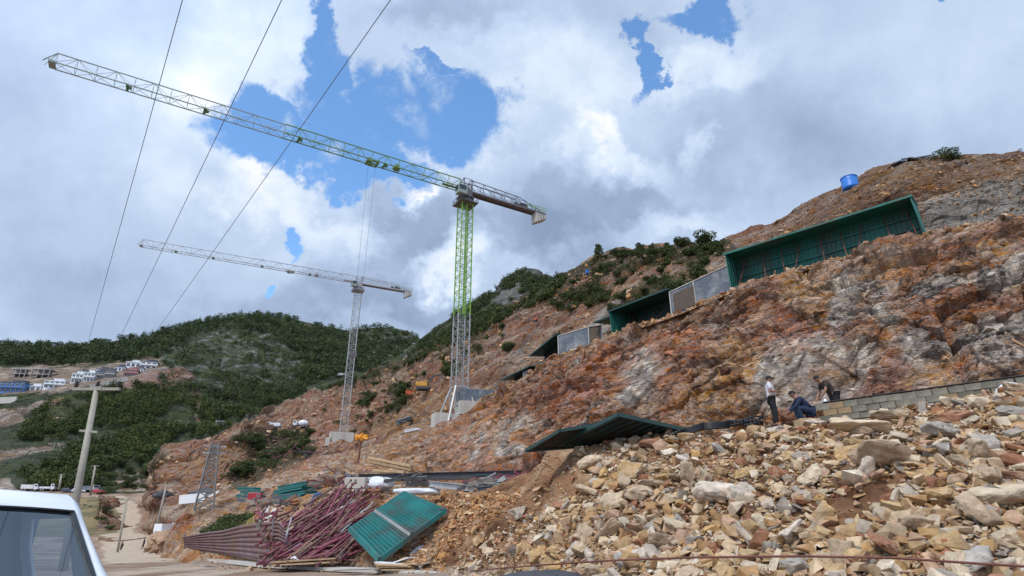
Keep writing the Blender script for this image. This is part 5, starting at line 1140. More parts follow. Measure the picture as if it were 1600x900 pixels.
for k, (x, y0, y1, D_) in enumerate([(289, 835, 858, 40.8), (326, 829, 864, 38.3), (352, 826, 868, 36.3), (377, 819, 872, 34.3), (402, 815, 877, 32.3), (427, 811, 884, 30.2)]):
    mb = MB(); mb.bar(P(x, y0, D_ + .2), P(x, y1, D_ + .2), .07); mb.build('post', M['steel_dark'], r)
# stones, boards and odds at the road edge
def plank_stack(name, label, cat, c0, c1, n, mat, w=.14, th=.05, layers=2, spread=.9, depth=1.0):
    r = empty(name, c0, 0, label, cat); d = (c1 - c0); rr = random.Random(hash(label) % 1000 if False else len(label))
    for l in range(layers):
        for k in range(n):
            off = Vector((rr.uniform(-.15, .15), depth * (k / max(1, n - 1) - .5) * spread, l * th * 1.6 + rr.uniform(-.01, .01))); mb = MB(); mb.bar(off, off + d + Vector((rr.uniform(-.2, .2), 0, rr.uniform(-.05, .05))), w, th); mb.build('plank', M[mat], r)
    return r
plank_stack('pallet', 'broken timber pallet lying in front of the prop heap', 'pallet', P(425, 882, 28.6), P(520, 877, 28.8), 5, 'timber', .16, .06, 2)
plank_stack('pallet', 'pallet under the white boards right of the turquoise panel foot', 'pallet', P(592, 889, 26.6), P(645, 889, 26.0), 5, 'timber', .16, .06, 3)
rr = random.Random(4)
for k, (x, y, w, an, mt, lb) in enumerate([(612, 880, 46, -4, 'sack_white', 'white board on top of the pallet right of the turquoise panel'), (650, 884, 52, 12, 'grey_timber', 'grey broken board pointing right at the road edge'), (672, 889, 40, -6, 'sack_white', 'pale board flat at the road edge near the rubble'),
                                           (628, 876, 30, 20, 'white_paint', 'short white board leaning over the pallet boards'), (560, 890, 70, 2, 'grey_timber', 'thin dark board along the kerb in front of the prop heap'), (745, 893, 60, 3, 'grey_timber', 'grey plank at the foot of the rubble heap by the road')]):
    a, b = P(x - w / 2, y + w / 2 * math.sin(R(an)), 26.5), P(x + w / 2, y - w / 2 * math.sin(R(an)), 26.0); mb = MB(); mb.bar(a, b, .45, .04); tag(mb.build('board', M[mt]), lb, 'board')
mb = MB(); kp_ = [PZ(330, .06, 38), PZ(420, .07, 31.5), PZ(520, .08, 28.6), PZ(600, .1, 27), PZ(700, .12, 24.5)]
for a, b in zip(kp_, kp_[1:]): mb.bar(a, b, .8, .14)
tag(mb.build('concrete_strip', M['concrete']), kind='structure')
soft_lump('mud_mound', PZ(842, .62, 13.6), (2.1, 1.0, .5), 'machine_dark', 'dark low mound at the bottom edge between road and rubble', 'mound', 12)
# turquoise beam stacks on the left of the yard
def beam_stack(name, label, x0, x1, y, D_, n, mat, rows=3, h=.16, slope=0):
    r = empty(name, P(x0, y, D_), 0, label, 'beam stack'); d = P(x1, y + slope, D_ - .3) - P(x0, y, D_)
    for j in range(rows):
        for k in range(n):
            mb = MB(); o = Vector((.25 * (j % 2) + .07 * k, .34 * k, (h + .05) * j)); mb.bar(o, o + d, .12, h * .35); mb.bar(o + Vector((0, 0, h * .6)), o + d + Vector((0, 0, h * .6)), .12, h * .3); mb.bar(o + Vector((0, 0, h * .3)), o + d + Vector((0, 0, h * .3)), .04, h * .7); mb.build('beam', M[mat], r)
    return r
beam_stack('steel_beam_stack', 'turquoise steel beams stacked above the corrugated fence, larger stack', 425, 470, 786, 41, 3, 'turquoise', 4, .24, -8)
beam_stack('steel_beam_stack', 'short turquoise beams on end of the bank, smaller upper stack', 468, 491, 771, 42, 2, 'turquoise', 3, .22, -1)
beam_stack('steel_beam_stack', 'thin turquoise and grey beams at the far left of the yard', 369, 397, 776, 46, 3, 'turquoise', 3, .2, 0)
beam_stack('steel_beam_stack', 'blue grey pipes below the far left turquoise beams', 371, 400, 783, 45, 3, 'wall_concrete', 2, .2, -1)
mb = MB(); mb.box(P(399, 777, 45), (.9, .6, .6)); tag(mb.build('crate', M['car_red'], bevel=.03), 'small red box between the turquoise beam stacks', 'box')
mb, _ = slab('p', [P(478, 800, 37), P(492, 772, 38.5), P(503, 770, 38.5), P(488, 800, 37)], .08, None); tag(mb.build('tarpaulin', M['tarp_blue']), 'dark blue tarpaulin strip hanging down the bank left of the props', 'tarpaulin')
for x, y0, y1, w in ((413, 813, 791, .22), (418, 812, 800, .15), (424, 810, 796, .3)):
    mb = MB(); mb.bar(P(x, y0, 36), P(x + (6 if w > .2 else 0), y1, 36.4), w, w * .7); tag(mb.build('stake', M['concrete']), {.22: 'tall white concrete stake behind the fence end', .15: 'short white stake behind the fence end', .3: 'thick grey stake leaning behind the fence end'}[w], 'stake')
def scrap(cx, cy, w, h, D_, n, mats, label, name='scrap_heap', seed=1):
    r = empty(name, P(cx, cy, D_), 0, label, 'scrap heap'); q = random.Random(seed); s = D_ / F_PX
    for k in range(n):
        c = Vector((q.gauss(0, .3) * w * s, q.uniform(-.6, .6), abs(q.gauss(0, .35)) * h * s)); L_ = q.uniform(.2, .55) * w * s; a = q.gauss(0, .35); b = q.uniform(-.6, .6)
        d = Vector((math.cos(a) * math.cos(b), math.cos(a) * math.sin(b), math.sin(a))) * L_ / 2; mb = MB(); t = q.uniform(.05, .14)
        (mb.bar(c - d, c + d, t, t * q.choice([.4, 1, 1.6])) if q.random() < .7 else mb.tube(c - d, c + d, t * .5, t * .5, 7)); mb.build(q.choice(['bar', 'pipe']) if False else 'steel_bar', M[q.choice(mats)], r)
    return r
scrap(515, 762, 44, 34, 37.5, 34, ['steel_dark', 'grey_timber', 'rusty', 'rust_prop'], 'dark tangle of steel and boards left of the long black beam', seed=2)
scrap(548, 752, 30, 14, 37.6, 20, ['maroon', 'steel_dark', 'rust_prop'], 'maroon scrap behind the concrete kerb blocks', seed=3)
scrap(765, 768, 70, 30, 31, 34, ['steel_dark', 'grey_timber', 'steel_grey', 'machine_dark', 'maroon', 'form_dark'], 'heap of grey steel beams left of the brown earth', seed=4)
scrap(790, 752, 70, 12, 31.5, 18, ['maroon', 'magenta', 'grey_timber'], 'maroon rods lying on the heap of grey steel beams', seed=5)
scrap(640, 750, 60, 10, 35, 16, ['machine_dark', 'steel_dark'], 'dark hoses and bars between the white sack and the grey beams', seed=6)
scrap(690, 800, 40, 8, 29.8, 8, ['magenta', 'maroon'], 'few maroon rods above the top corner of the turquoise panel', seed=7)
scrap(435, 790, 60, 14, 38, 24, ['rusty', 'grey_timber', 'rust_prop', 'steel_dark'], 'brown scrap between the turquoise beams and the fence', seed=8)
scrap(480, 708, 90, 6, 92, 16, ['maroon', 'machine_dark'], 'maroon rods along the top of the ochre bank', seed=9)
scrap(675, 662, 60, 14, 82, 14, ['machine_dark', 'grey_timber', 'form_dark'], 'dark boards on the ledge left of the near crane foundation', seed=10)
def girder(pa, pb, h, mat, label, w=.3):
    r = empty('steel_girder', pa, 0, label, 'girder'); d = pb - pa; mb = MB(); mb.bar((0, 0, 0), d, w, .03); mb.bar((0, 0, h), d + Vector((0, 0, h)), w, .03); mb.build('flange', M[mat], r); mb = MB(); mb.bar((0, 0, h / 2), d + Vector((0, 0, h / 2)), .04, h); mb.build('web', M[mat], r); return r
girder(P(560, 752, 37.2), P(815, 747, 33.5), .38, 'machine_dark', 'longest black steel girder lying along the bench under the cliff')
girder(P(745, 772, 30.5), P(820, 763, 29.8), .3, 'wall_concrete', 'blue grey girder low in the steel heap by the brown earth')
girder(P(672, 760, 32), P(742, 768, 30.8), .26, 'steel_grey', 'pale steel girder in front of the steel heap')
girder(P(770, 778, 29), P(822, 768, 28.4), .24, 'steel_dark', 'lowest dark girder of the steel heap next to the brown earth')
for k, (x0, x1, lb) in enumerate([(540, 572, 'leftmost'), (574, 606, 'second'), (636, 668, 'third')]):
    mb = MB(); a, b = P(x0, 762, 36.6), P(x1, 762, 36.2); mb.bar(a + Vector((0, 0, .25)), b + Vector((0, 0, .25)), .4, .62)
    tag(mb.build('barrier_block', M['concrete'], bevel=.03), f'low grey concrete block below the black girder, {lb} from the left', 'concrete block')
soft_lump('sack', P(596, 756, 35.6), (1.35, .6, .75), 'sack_white', 'white sheet draped over the low concrete blocks', 'sheet', 5)
soft_lump('sack', P(655, 769, 32), (2.2, .9, .4), 'sack_white', 'white crumpled sheet above the turquoise panel', 'sheet', 6)
soft_lump('sack', P(461, 876, 28.6), (.38, .35, .32), 'sack_white', 'small white lump in front of the maroon props', 'sack', 7)
plank_stack('timber_beams', 'pale timber beams piled on the bench at the foot of the cliff', 'timber', P(578, 722, 41), P(642, 735, 40.2), 4, 'timber', .2, .16, 2, .9, 1.1)
plank_stack('timber_beams', 'second smaller timber stack under the pale beams', 'timber', P(586, 742, 40), P(632, 744, 39.4), 3, 'timber', .18, .16, 2, .9, .8)
plank_stack('board_stack', 'white boards on the ledge edge left of the near crane foundation', 'boards', P(634, 676, 82), P(656, 672, 82), 4, 'white_paint', .5, .12, 2)
plank_stack('board_stack', 'grey boards on the terrace below the excavator', 'boards', at(620, 664) + Vector((0, 0, .3)), at(640, 660) + Vector((0, 0, .6)), 3, 'wall_concrete', .5, .2, 3)
# thin pole with orange tuft
q = at(558, 722); r = empty('marker_pole', q, 0, 'thin dark pole with orange yellow tuft beside the far crane base', 'pole'); Hh = 38 / F_PX * q.y
mb = MB(); mb.tube((0, 0, -.3), (.1, 0, Hh), .09, .07, 6); mb.build('pole', M['rust_prop'], r); mb = MB()
for k in range(13): an = k * 2 * math.pi / 13; rl = .55 + .3 * math.sin(k * 2.7); mb.bar((.1, -.1, Hh), (.1 + math.cos(an) * rl, -.1 + .3 * math.sin(k * 4.1), Hh + math.sin(an) * rl * .4), .2, .2)
mb.build('tuft', M['orange'], r)

# ------------------------------------------------------------------ poles, wires, pylon
def tpole(base, top, r0, r1, arm, label, lower=None, ins=True):
    r = empty('utility_pole', base, 0, label, 'utility pole'); d = top - base
    mb = MB(); mb.tube((0, 0, 0), d, r0, r1, 12); mb.build('pole', M['pole_concrete'], r, True)
    mb = MB(); a0, a1 = d + Vector((-arm / 2, 0, 0)), d + Vector((arm / 2, 0, 0)); mb.bar(a0, d + Vector((-.1, 0, .0)), .16, .14); mb.bar(d + Vector((.0, 0, .0)), a1, .16, .14); mb.bar(d + Vector((-.3, 0, .02)), d + Vector((.3, 0, .02)), .24, .2); mb.build('crossarm', M['pole_concrete'], r)
    if lower: mb = MB(); c = d * lower; mb.bar(c + Vector((-.42, -.05, .02)), c + Vector((.5, -.05, -.06)), .1, .1); mb.build('lower_arm', M['pole_concrete'], r)
    if ins:
        for s in (-.46, 0, .46):
            mb = MB(); mb.lathe([(0, .08), (.09, .08), (.05, .12), (.13, .16), (.06, .22), (.13, .26), (.06, .32), (.11, .36), (.05, .42), (0, .44)], 12, d + Vector((arm * s, 0, 0))); mb.build('insulator', M['insulator'], r, True)
    return r
tb = PZ(98, -.1, 31.0); tt = P(151, 608, 31.5)
tpole(tb, tt, .20, .125, 2.45, 'nearest tall concrete power pole behind the white van', .745)
for i, (xa, xb) in enumerate(((-.46, (285, 0)), (0, (440, 0)), (.46, (610, 0)))):
    a = tt + Vector((2.45 * xa, 0, .42)); u_, v_ = (xb[0] - 800) / F_PX, 450 / F_PX; dr = Vector((u_, CP - v_ * SP, SP + v_ * CP)); t = (9.9 - EYE) / dr.z; m_ = Vector((0, 0, EYE)) + dr * t; e_ = a + (m_ - a) * 1.9
    mb = MB(); pts = []
    for k in range(41):
        s = k / 40; p = a.lerp(e_, s); p.z -= 0; pts.append(p + Vector((0, 0, -.9 * 4 * s * (1 - s) * .35 + (.9 * 4 * (1 / 1.9) * (1 - 1 / 1.9) * .35) * s * 1.9)))
    mb.path(pts, .0075, 5); tag(mb.build('power_line', M['wire']), ['left', 'middle', 'right'][i] + ' one of the three overhead wires running up from the power pole', 'wire')
for (bx, by, tx, ty, D_, arm, lb) in ((183, 866, 198, 781, 90, 2.3, 'thin leaning pole by the near bend of the road behind the van'), (243, 832, 260, 758, 104, 3.0, 'second thin pole beside the white truck bed'), (141, 774, 149, 728, 190, 2.6, 'far thin pole above the parked vehicles'), (92, 765, 96, 742, 220, 2.0, 'farthest tiny pole among the parked vehicles')):
    a, b = P(bx, by, D_), P(tx, ty, D_); tpole(a, b, .16 * D_ / 90, .11 * D_ / 90, arm, lb, None, False)
q = at(318, 796); q = P(318, 797, min(q.y, 112)); Hh = 1.0; tp = P(322, 694, q.y); Hh = (tp - q).z
r = empty('lattice_pylon', q, R(25), 'small grey lattice pylon in front of the red earth cut', 'pylon'); wB = 25 / F_PX * q.y
mb = MB(); n = 9
for s1, s2 in ((-1, -1), (1, -1), (1, 1), (-1, 1)): mb.bar((s1 * wB / 2, s2 * wB / 2, 0), (s1 * .3, s2 * .3, Hh), .10)
zs = [Hh * (1 - (1 - k / n) ** 1.25) for k in range(n + 1)]
for k in range(n):
    z0, z1 = zs[k], zs[k + 1]; w0, w1_ = [wB / 2 + (.3 - wB / 2) * z / Hh for z in (z0, z1)]; cs0 = [(-w0, -w0), (w0, -w0), (w0, w0), (-w0, w0)]; cs1 = [(-w1_, -w1_), (w1_, -w1_), (w1_, w1_), (-w1_, w1_)]
    for i in range(4): mb.bar((*cs0[i], z0), (*cs1[(i + 1) % 4], z1), .05); mb.bar((*cs0[(i + 1) % 4], z0), (*cs1[i], z1), .05); mb.bar((*cs1[i], z1), (*cs1[(i + 1) % 4], z1), .05)
mb.build('lattice_frame', M['pylon_steel'], r); mb = MB()
for z in (Hh * .86, Hh * .97): mb.bar((-.9, 0, z), (.9, 0, z), .12)
mb.build('crossarm', M['steel_grey'], r)

# ------------------------------------------------------------------ vehicles
def wheel(r, p, rad, w, axis='Y'):
    mb = MB(); a = Vector((0, w / 2, 0)) if axis == 'Y' else Vector((w / 2, 0, 0)); t = MB(); t.tube(Vector(p) - a, Vector(p) + a, rad, rad, 18); o = t.build('wheel', M['rubber'], r); h = MB(); h.tube(Vector(p) - a * 1.05, Vector(p) + a * 1.05, rad * .5, rad * .5, 12); h.build('rim', M['steel_grey'], o)
def truck(p, rz, L, H, W, body, cabc, label, kind='box'):
    r = empty('truck', p, rz, label, 'truck'); b = MB(); c0 = -L / 2
    b.box((c0 + L * .36, 0, H * .56), (L * .70, W, H * .52)) if kind == 'box' else None
    if kind == 'mixer': b.lathe([(0, -L * .30), (W * .3, -L * .30), (W * .5, -L * .05), (W * .46, L * .12), (W * .26, L * .3), (0, L * .3)], 14)
    if kind == 'mixer': b.v = [(v[2] - L * .12, v[1], v[0] + H * .62) for v in b.v]
    if kind == 'flat': b.box((c0 + L * .36, 0, H * .34), (L * .70, W, H * .07)); b.box((c0 + L * .36, W / 2, H * .46), (L * .70, .06, H * .22)); b.box((c0 + L * .36, -W / 2, H * .46), (L * .70, .06, H * .22))
    b.build('body', M[body], r, bevel=.04)
    c = MB(); x1 = L / 2; c.add([(x1 - L * .25, -W / 2, H * .25), (x1, -W / 2, H * .25), (x1, -W / 2, H * .58), (x1 - .25, -W / 2, H * .92), (x1 - L * .25, -W / 2, H * .92), (x1 - L * .25, W / 2, H * .25), (x1, W / 2, H * .25), (x1, W / 2, H * .58), (x1 - .25, W / 2, H * .92), (x1 - L * .25, W / 2, H * .92)],
                                  [(0, 1, 2, 3, 4), (9, 8, 7, 6, 5), (0, 5, 6, 1), (1, 6, 7, 2), (2, 7, 8, 3), (3, 8, 9, 4), (4, 9, 5, 0)]); cb = c.build('cab', M[cabc], r)
    g = MB(); g.add([(x1 + .02, -W * .44, H * .6), (x1 + .02, W * .44, H * .6), (x1 - .2, W * .42, H * .88), (x1 - .2, -W * .42, H * .88)], [(0, 1, 2, 3)])
    for s in (-1, 1): g.box((x1 - L * .12, s * (W / 2 + .01), H * .72), (L * .13, .02, H * .22))
    g.build('window', M['window_dark'], cb)
    f = MB(); f.box((0, 0, H * .24), (L * .96, W * .5, H * .1)); f.build('chassis', M['machine_dark'], r)
    for x in (-L * .36, -L * .2, L * .36):
        for s in (-1, 1): wheel(r, (x, s * W * .42, H * .16), H * .16, .3)
    return r
def car(p, rz, col, label, L=4.3, H=1.5, W=1.75):
    r = empty('car', p, rz, label, 'car'); prof = [(-L / 2, .3), (-L / 2, .8), (-L * .46, .95), (-L * .38, H), (L * .08, H), (L * .24, .98), (L * .46, .82), (L / 2, .6), (L / 2, .3)]; n = len(prof); mb = MB()
    vs = [(x, -W / 2 * (1 if z < 1 else .82), z) for x, z in prof] + [(x, W / 2 * (1 if z < 1 else .82), z) for x, z in prof]
    mb.add(vs, [tuple(range(n)), tuple(reversed(range(n, 2 * n)))] + [(i, i + n, (i + 1) % n + n, (i + 1) % n) for i in range(n)]); mb.build('body', M[col], r, bevel=.04)
    g = MB()
    for s in (-1, 1): g.add([(-L * .36, s * W * .465, 1.0), (L * .18, s * W * .465, 1.0), (L * .06, s * W * .42, H - .06), (-L * .33, s * W * .42, H - .06)], [(0, 1, 2, 3)])
    g.add([(L * .235, -W * .42, 1.02), (L * .235, W * .42, 1.02), (L * .10, W * .38, H - .04), (L * .10, -W * .38, H - .04)], [(0, 1, 2, 3)]); g.build('window', M['window_dark'], r)
    for x in (-L * .3, L * .3):
        for s in (-1, 1): wheel(r, (x, s * W * .45, .32), .32, .2)
    return r
def gp(x, y): q = at(x, y); return q
q = gp(428, 668); truck(q + Vector((0, 0, .1)), R(185), 18 / F_PX * q.y * 1.1, 9.5 / F_PX * q.y, 2.6, 'car_white', 'car_white', 'white truck on the left of the two parked on the red slope', 'box')
q = gp(469, 667); truck(q + Vector((0, 0, .1)), R(190), 21 / F_PX * q.y * 1.1, 10 / F_PX * q.y, 2.6, 'car_white', 'car_white', 'white tanker truck on the right of the two parked on the red slope', 'mixer')
q = gp(533, 589); truck(q, R(180), 11 / F_PX * q.y, 6 / F_PX * q.y, 2.6, 'car_white', 'car_white', 'tiny white truck beside the mast of the far crane', 'box')
q = P(262, 840, 84); r = truck(q, R(70), 3.6, 1.9, 1.4, 'white_paint', 'white_paint', 'white flatbed truck standing beside the second thin pole', 'flat'); mb = MB(); mb.box((-.6, 0, 1.2), (2.4, 1.3, .9)); mb.build('white_load', M['white_paint'], r)
sc_ = 225 / F_PX
for x, y, wpx, kd, rz, col, lb in [(46, 766, 22, 'box', 10, 'car_white', 'cream covered truck at the left end of the parked row'), (74, 766, 20, 'flat', 5, 'car_white', 'white flatbed truck second from left in the parked row'), (89, 763, 18, 'box', -60, 'car_white', 'white truck with dark windscreen left of the power pole'),
                                   (117, 763, 14, 'box', -70, 'car_white', 'white truck just right of the power pole'), (138, 768, 24, 'box', -20, 'wall_concrete', 'grey box truck near the red car')]:
    q = gp(x, y); L_ = wpx / F_PX * q.y * 1.05; truck(q, R(rz), max(L_, 4.5), 11 / F_PX * q.y, 2.4, col, 'car_white', lb, kd)
for x, y, rz, col, lb in [(122, 769, 20, 'car_white', 'white car in front of the grey box truck'), (152, 770, -20, 'car_red', 'red car at the right end of the parked row'), (105, 768, 0, 'car_dark', 'dark car partly hidden by the power pole')]:
    q = gp(x, y); car(q, R(rz), col, lb)
me_ = nmat('bank_earth', (.33, .21, .135), .95, var=.3, scale=.8, bump=.15, bscale=1.2)
M['bank_earth'] = me_
for x, y, D_, d3, sd in ((264, 858, 100, (6.0, 6, 3.2), 3), (284, 854, 70, (6, 5, 3), 6)):
    o = soft_lump('earth_bank', P(x, y, D_), d3, 'bank_earth', 'low earth bank at the road bend', 'bank', sd, 5); del o['label'], o['category']; o['kind'] = 'structure'
    w_ = np.array([v.co[:] for v in o.data.vertices]); w_ = w_ + .35 * facet(w_ / 1.5 + sd, 8)[:, None] + .2 * fbm(w_ / .6, 3, 9)[:, None]; o.data.vertices.foreach_set('co', w_.ravel()); o.data.polygons.foreach_set('use_smooth', [False] * len(o.data.polygons))
# scrap heaps and white sheet wall by the bend
for x, y, w, h, lb, sd in ((250, 779, 30, 14, 'dark reddish scrap heap at the road bend', 2), (318, 777, 66, 16, 'long dark heap behind the white hoarding', 3)):
    q = gp(x, y); s = q.y / F_PX; soft_lump('scrap_heap', q + Vector((0, 1, h * s * .25)), (w * s, 4, h * s * 1.1), 'machine_dark', lb, 'heap', sd, 4)
q = gp(242, 776); soft_lump('tarpaulin', q + Vector((.5, -1.5, .8)), (2.2, 1.6, 1.3), 'rust_prop', 'dull red cover on the dark scrap heap', 'cover', 8)
a, b = P(279, 786, 112), P(319, 782, 112); r = empty('hoarding', a, 0, 'long white hoarding at the foot of the pylon', 'hoarding'); d = b - a; mb = MB(); mb.bar((0, 0, .55), d + Vector((0, 0, .55)), .1, 1.5); mb.build('panel', M['white_paint'], r); mb = MB()
for k in range(5): c = d * (k / 4); mb.bar(c + Vector((0, .1, -.5)), c + Vector((0, .1, 1.3)), .1)
mb.build('post', M['steel_grey'], r)
a, b = P(324, 781, 113), P(342, 775, 113); mb = MB(); mb.bar(a + Vector((0, 0, .4)), b + Vector((0, 0, .4)), .1, 1.1); tag(mb.build('white_board', M['white_paint']), 'short white board right of the long white hoarding', 'board')
q = gp(242, 706); mb = MB(); s = q.y / F_PX; mb.lathe([(0, 0), (2.6 * s, 1 * s), (4.2 * s, 3.5 * s), (3.8 * s, 6 * s), (2 * s, 7.5 * s), (0, 7.8 * s)], 14, q); tag(mb.build('green_dome', M['green_bright'], smooth=True), 'bright green rounded cover among the valley scrub', 'cover')
def excavator(p, rz, s, col, label):
    r = empty('excavator', p, rz, label, 'excavator')
    for y in (-1, 1):
        mb = MB(); mb.box((0, y * 1.1 * s, .45 * s), (3.6 * s, .55 * s, .8 * s)); mb.build('track', M['machine_dark'], r, bevel=.2 * s)
    mb = MB(); mb.box((-.4 * s, 0, 1.5 * s), (3.0 * s, 2.4 * s, 1.2 * s)); mb.box((-1.6 * s, 0, 1.6 * s), (.8 * s, 2.5 * s, 1.0 * s)); mb.build('house', M[col], r, bevel=.12 * s)
    mb = MB(); mb.box((.7 * s, .7 * s, 2.1 * s), (1.3 * s, 1.0 * s, 1.5 * s)); c = mb.build('cab', M[col], r, bevel=.06 * s); mb = MB(); mb.box((1.37 * s, .7 * s, 2.2 * s), (.03, .8 * s, 1.0 * s)); mb.box((.7 * s, 1.22 * s, 2.2 * s), (1.0 * s, .03, .9 * s)); mb.box((.7 * s, .18 * s, 2.2 * s), (1.0 * s, .03, .9 * s)); mb.build('window', M['window_dark'], c)
    mb = MB(); mb.bar((.9 * s, -.3 * s, 1.6 * s), (2.6 * s, -.3 * s, 3.9 * s), .4 * s, .55 * s); mb.bar((2.6 * s, -.3 * s, 3.9 * s), (4.6 * s, -.3 * s, 4.3 * s), .38 * s, .5 * s); mb.build('boom', M['machine_dark'], r)
    mb = MB(); mb.bar((4.4 * s, -.3 * s, 4.4 * s), (5.6 * s, -.3 * s, 1.9 * s), .32 * s, .4 * s); mb.build('arm', M['machine_dark'], r)
    mb = MB(); mb.add([(5.2 * s, -.8 * s, 1.9 * s), (5.9 * s, -.8 * s, 1.9 * s), (6.0 * s, -.8 * s, 1.1 * s), (5.3 * s, -.8 * s, .9 * s), (5.2 * s, .2 * s, 1.9 * s), (5.9 * s, .2 * s, 1.9 * s), (6.0 * s, .2 * s, 1.1 * s), (5.3 * s, .2 * s, .9 * s)], [(0, 1, 2, 3), (7, 6, 5, 4), (0, 4, 5, 1), (1, 5, 6, 2), (2, 6, 7, 3)]); mb.build('bucket', M['steel_dark'], r)
q = gp(660, 620); excavator(q + Vector((0, -1.5, 1.3)), R(5), q.y / F_PX * 38 / 6.5, 'excavator_yellow', 'yellow excavator with dark raised boom left of the near crane mast')
q = gp(834, 510); excavator(q + Vector((0, -1, .8)), R(150), q.y / F_PX * 15 / 6.5, 'machine_red', 'orange red excavator on the terrace above the dark canopies')
q = gp(895, 490); excavator(q + Vector((0, -1, .6)), R(200), q.y / F_PX * 14 / 6.5, 'excavator_yellow', 'small yellow orange digger on the stony slope above the grey wall')
for x, y, w, h, mt, lb, cat in ((640, 616, 14, 6, 'machine_red', 'low red container on the slope left of the yellow excavator', 'container'), (918, 426, 7, 5, 'tank_blue', 'small blue tank at the top of the scrubby slope', 'tank'), (342, 665, 12, 7, 'car_white', 'tiny white shed in the valley scrub', 'shed')):
    q = gp(x, y); s = q.y / F_PX; r = empty(cat, q, R(20), lb, cat); mb = MB(); mb.box((0, 0, h * s / 2), (w * s, w * s * .5, h * s)); mb.build('body', M[mt], r, bevel=.05); mb = MB(); mb.box((0, 0, h * s + .08), (w * s * 1.05, w * s * .55, .15)); mb.build('lid', M[mt], r)

# ------------------------------------------------------------------ houses on the far slope
def house(x, y, w, h, wall, roof, label, rz=15, storeys=2, nw=3, frame=False, hip=False):
    q = at(x, y, 'far'); s = q.y / F_PX; W_, H_, Dd = w * s, h * s, min(w * s * .75, 11); r = empty('house', q - Vector((0, 0, .5)), R(rz), label, 'house')
    if frame:
        mb = MB()
        for k in range(storeys + 1): mb.box((0, Dd / 2, H_ * k / storeys), (W_, Dd, .45))
        mb.build('floor_slab', M[wall], r); mb = MB()
        for i in range(4):
            for yy in (.3, Dd - .3): mb.bar((-W_ / 2 + .3 + (W_ - .6) * i / 3, yy, 0), (-W_ / 2 + .3 + (W_ - .6) * i / 3, yy, H_), .4)
        mb.box((-W_ * .1, Dd * .8, H_ / 2), (W_ * .7, .3, H_)); mb.build('column', M[wall], r); return r
    mb = MB(); mb.box((0, Dd / 2, H_ / 2 - 1), (W_, Dd, H_ + 2)); mb.build('wall', M[wall], r); mb = MB()
    if hip: e = .6; mb.add([(-W_ / 2 - e, -e, H_), (W_ / 2 + e, -e, H_), (W_ / 2 + e, Dd + e, H_), (-W_ / 2 - e, Dd + e, H_), (-W_ / 4, Dd / 2, H_ + W_ * .16), (W_ / 4, Dd / 2, H_ + W_ * .16)], [(0, 1, 5, 4), (1, 2, 5), (2, 3, 4, 5), (3, 0, 4), (3, 2, 1, 0)])
    else: mb.box((0, Dd / 2, H_ + .15), (W_ + .9, Dd + .9, .4)); mb.box((W_ * .12, Dd / 2, H_ + 1.1), (W_ * .5, Dd * .5, 1.7)); mb.box((W_ * .12, Dd / 2, H_ + 2.05), (W_ * .56, Dd * .56, .25))
    mb.build('roof', M[roof], r)
    for f in range(storeys):
        z = H_ * (f + .5) / storeys; fh = H_ / storeys
        for i in range(nw):
            xx = -W_ / 2 + W_ * (i + .5) / nw; mb = MB(); ww = W_ / nw * .58; mb.box((xx, -.04, z), (ww, .12, fh * .55)); o = mb.build('window', M['window_dark'], r)
            mb = MB(); mb.box((xx, -.12, z), (.12, .06, fh * .55)); mb.box((xx, -.12, z + fh * .3), (ww * 1.15, .12, .14)); mb.build('frame', M['white_paint'], o)
        if f: mb = MB(); mb.box((0, -.7, H_ * f / storeys), (W_ * .95, 1.4, .22)); mb.box((0, -1.35, H_ * f / storeys + .5), (W_ * .95, .08, .9)); mb.build('balcony', M[wall], r)
    for sgn in (-1, 1):
        mb = MB(); mb.box((sgn * (W_ / 2 + .02), Dd / 2, H_ * .5), (.1, Dd * .4, H_ * .25)); mb.build('window', M['window_dark'], r)
    return r
house(14, 612, 36, 17, 'house_blue', 'roof_dark', 'large blue two storey house at the left edge of the far slope', 8, 2, 5)
house(24, 588, 24, 15, 'house_grey', 'house_grey', 'bare concrete frame house at the left, nearer the picture edge', 5, 2, frame=True)
house(58, 590, 28, 17, 'house_grey', 'house_grey', 'bare concrete frame house right of the other frame house', 5, 2, frame=True)
house(50, 608, 22, 8, 'house_white', 'house_white', 'low white house right of the large blue one', 10, 1, 3)
house(82, 604, 28, 12, 'house_white', 'house_white', 'white house with two floors below the frame houses', 18, 2, 4)
for i, (x, y, w, h, wl, rf, lb) in enumerate([(118, 597, 15, 15, 'house_white', 'house_white', 'pale blue white villa at the left end of the villa row'), (136, 594, 14, 15, 'house_white', 'house_white', 'white villa second from the left in the villa row'), (152, 591, 14, 12, 'house_grey', 'roof_dark', 'grey villa third in the villa row'), (168, 589, 14, 12, 'house_grey', 'roof_dark', 'grey villa in the middle of the villa row'),
                                                    (183, 587, 14, 12, 'house_grey', 'house_pink', 'grey villa with pinkish roof in the villa row'), (203, 587, 20, 11, 'house_pink', 'house_pink', 'pink villa at the right end of the lower villa row'), (206, 573, 20, 9, 'house_white', 'house_white', 'white villa above the pink one'), (231, 574, 24, 12, 'house_white', 'roof_dark', 'rightmost white villa with dark roof on the hilltop terrace')]):
    house(x, y, w, h, wl, rf, lb, 20, 2 if h > 10 else 1, 3)
for x, y, w, h, lb in ((127, 586, 14, 8, 'small white villa peeping above the left end of the villa row'), (158, 582, 16, 8, 'white villa behind the third villa of the row'), (186, 579, 15, 8, 'white villa behind the right half of the villa row'), (216, 580, 12, 8, 'narrow white villa left of the rightmost one')):
    house(x, y, w, h, 'house_white', 'roof_dark', lb, 20, 1, 3)
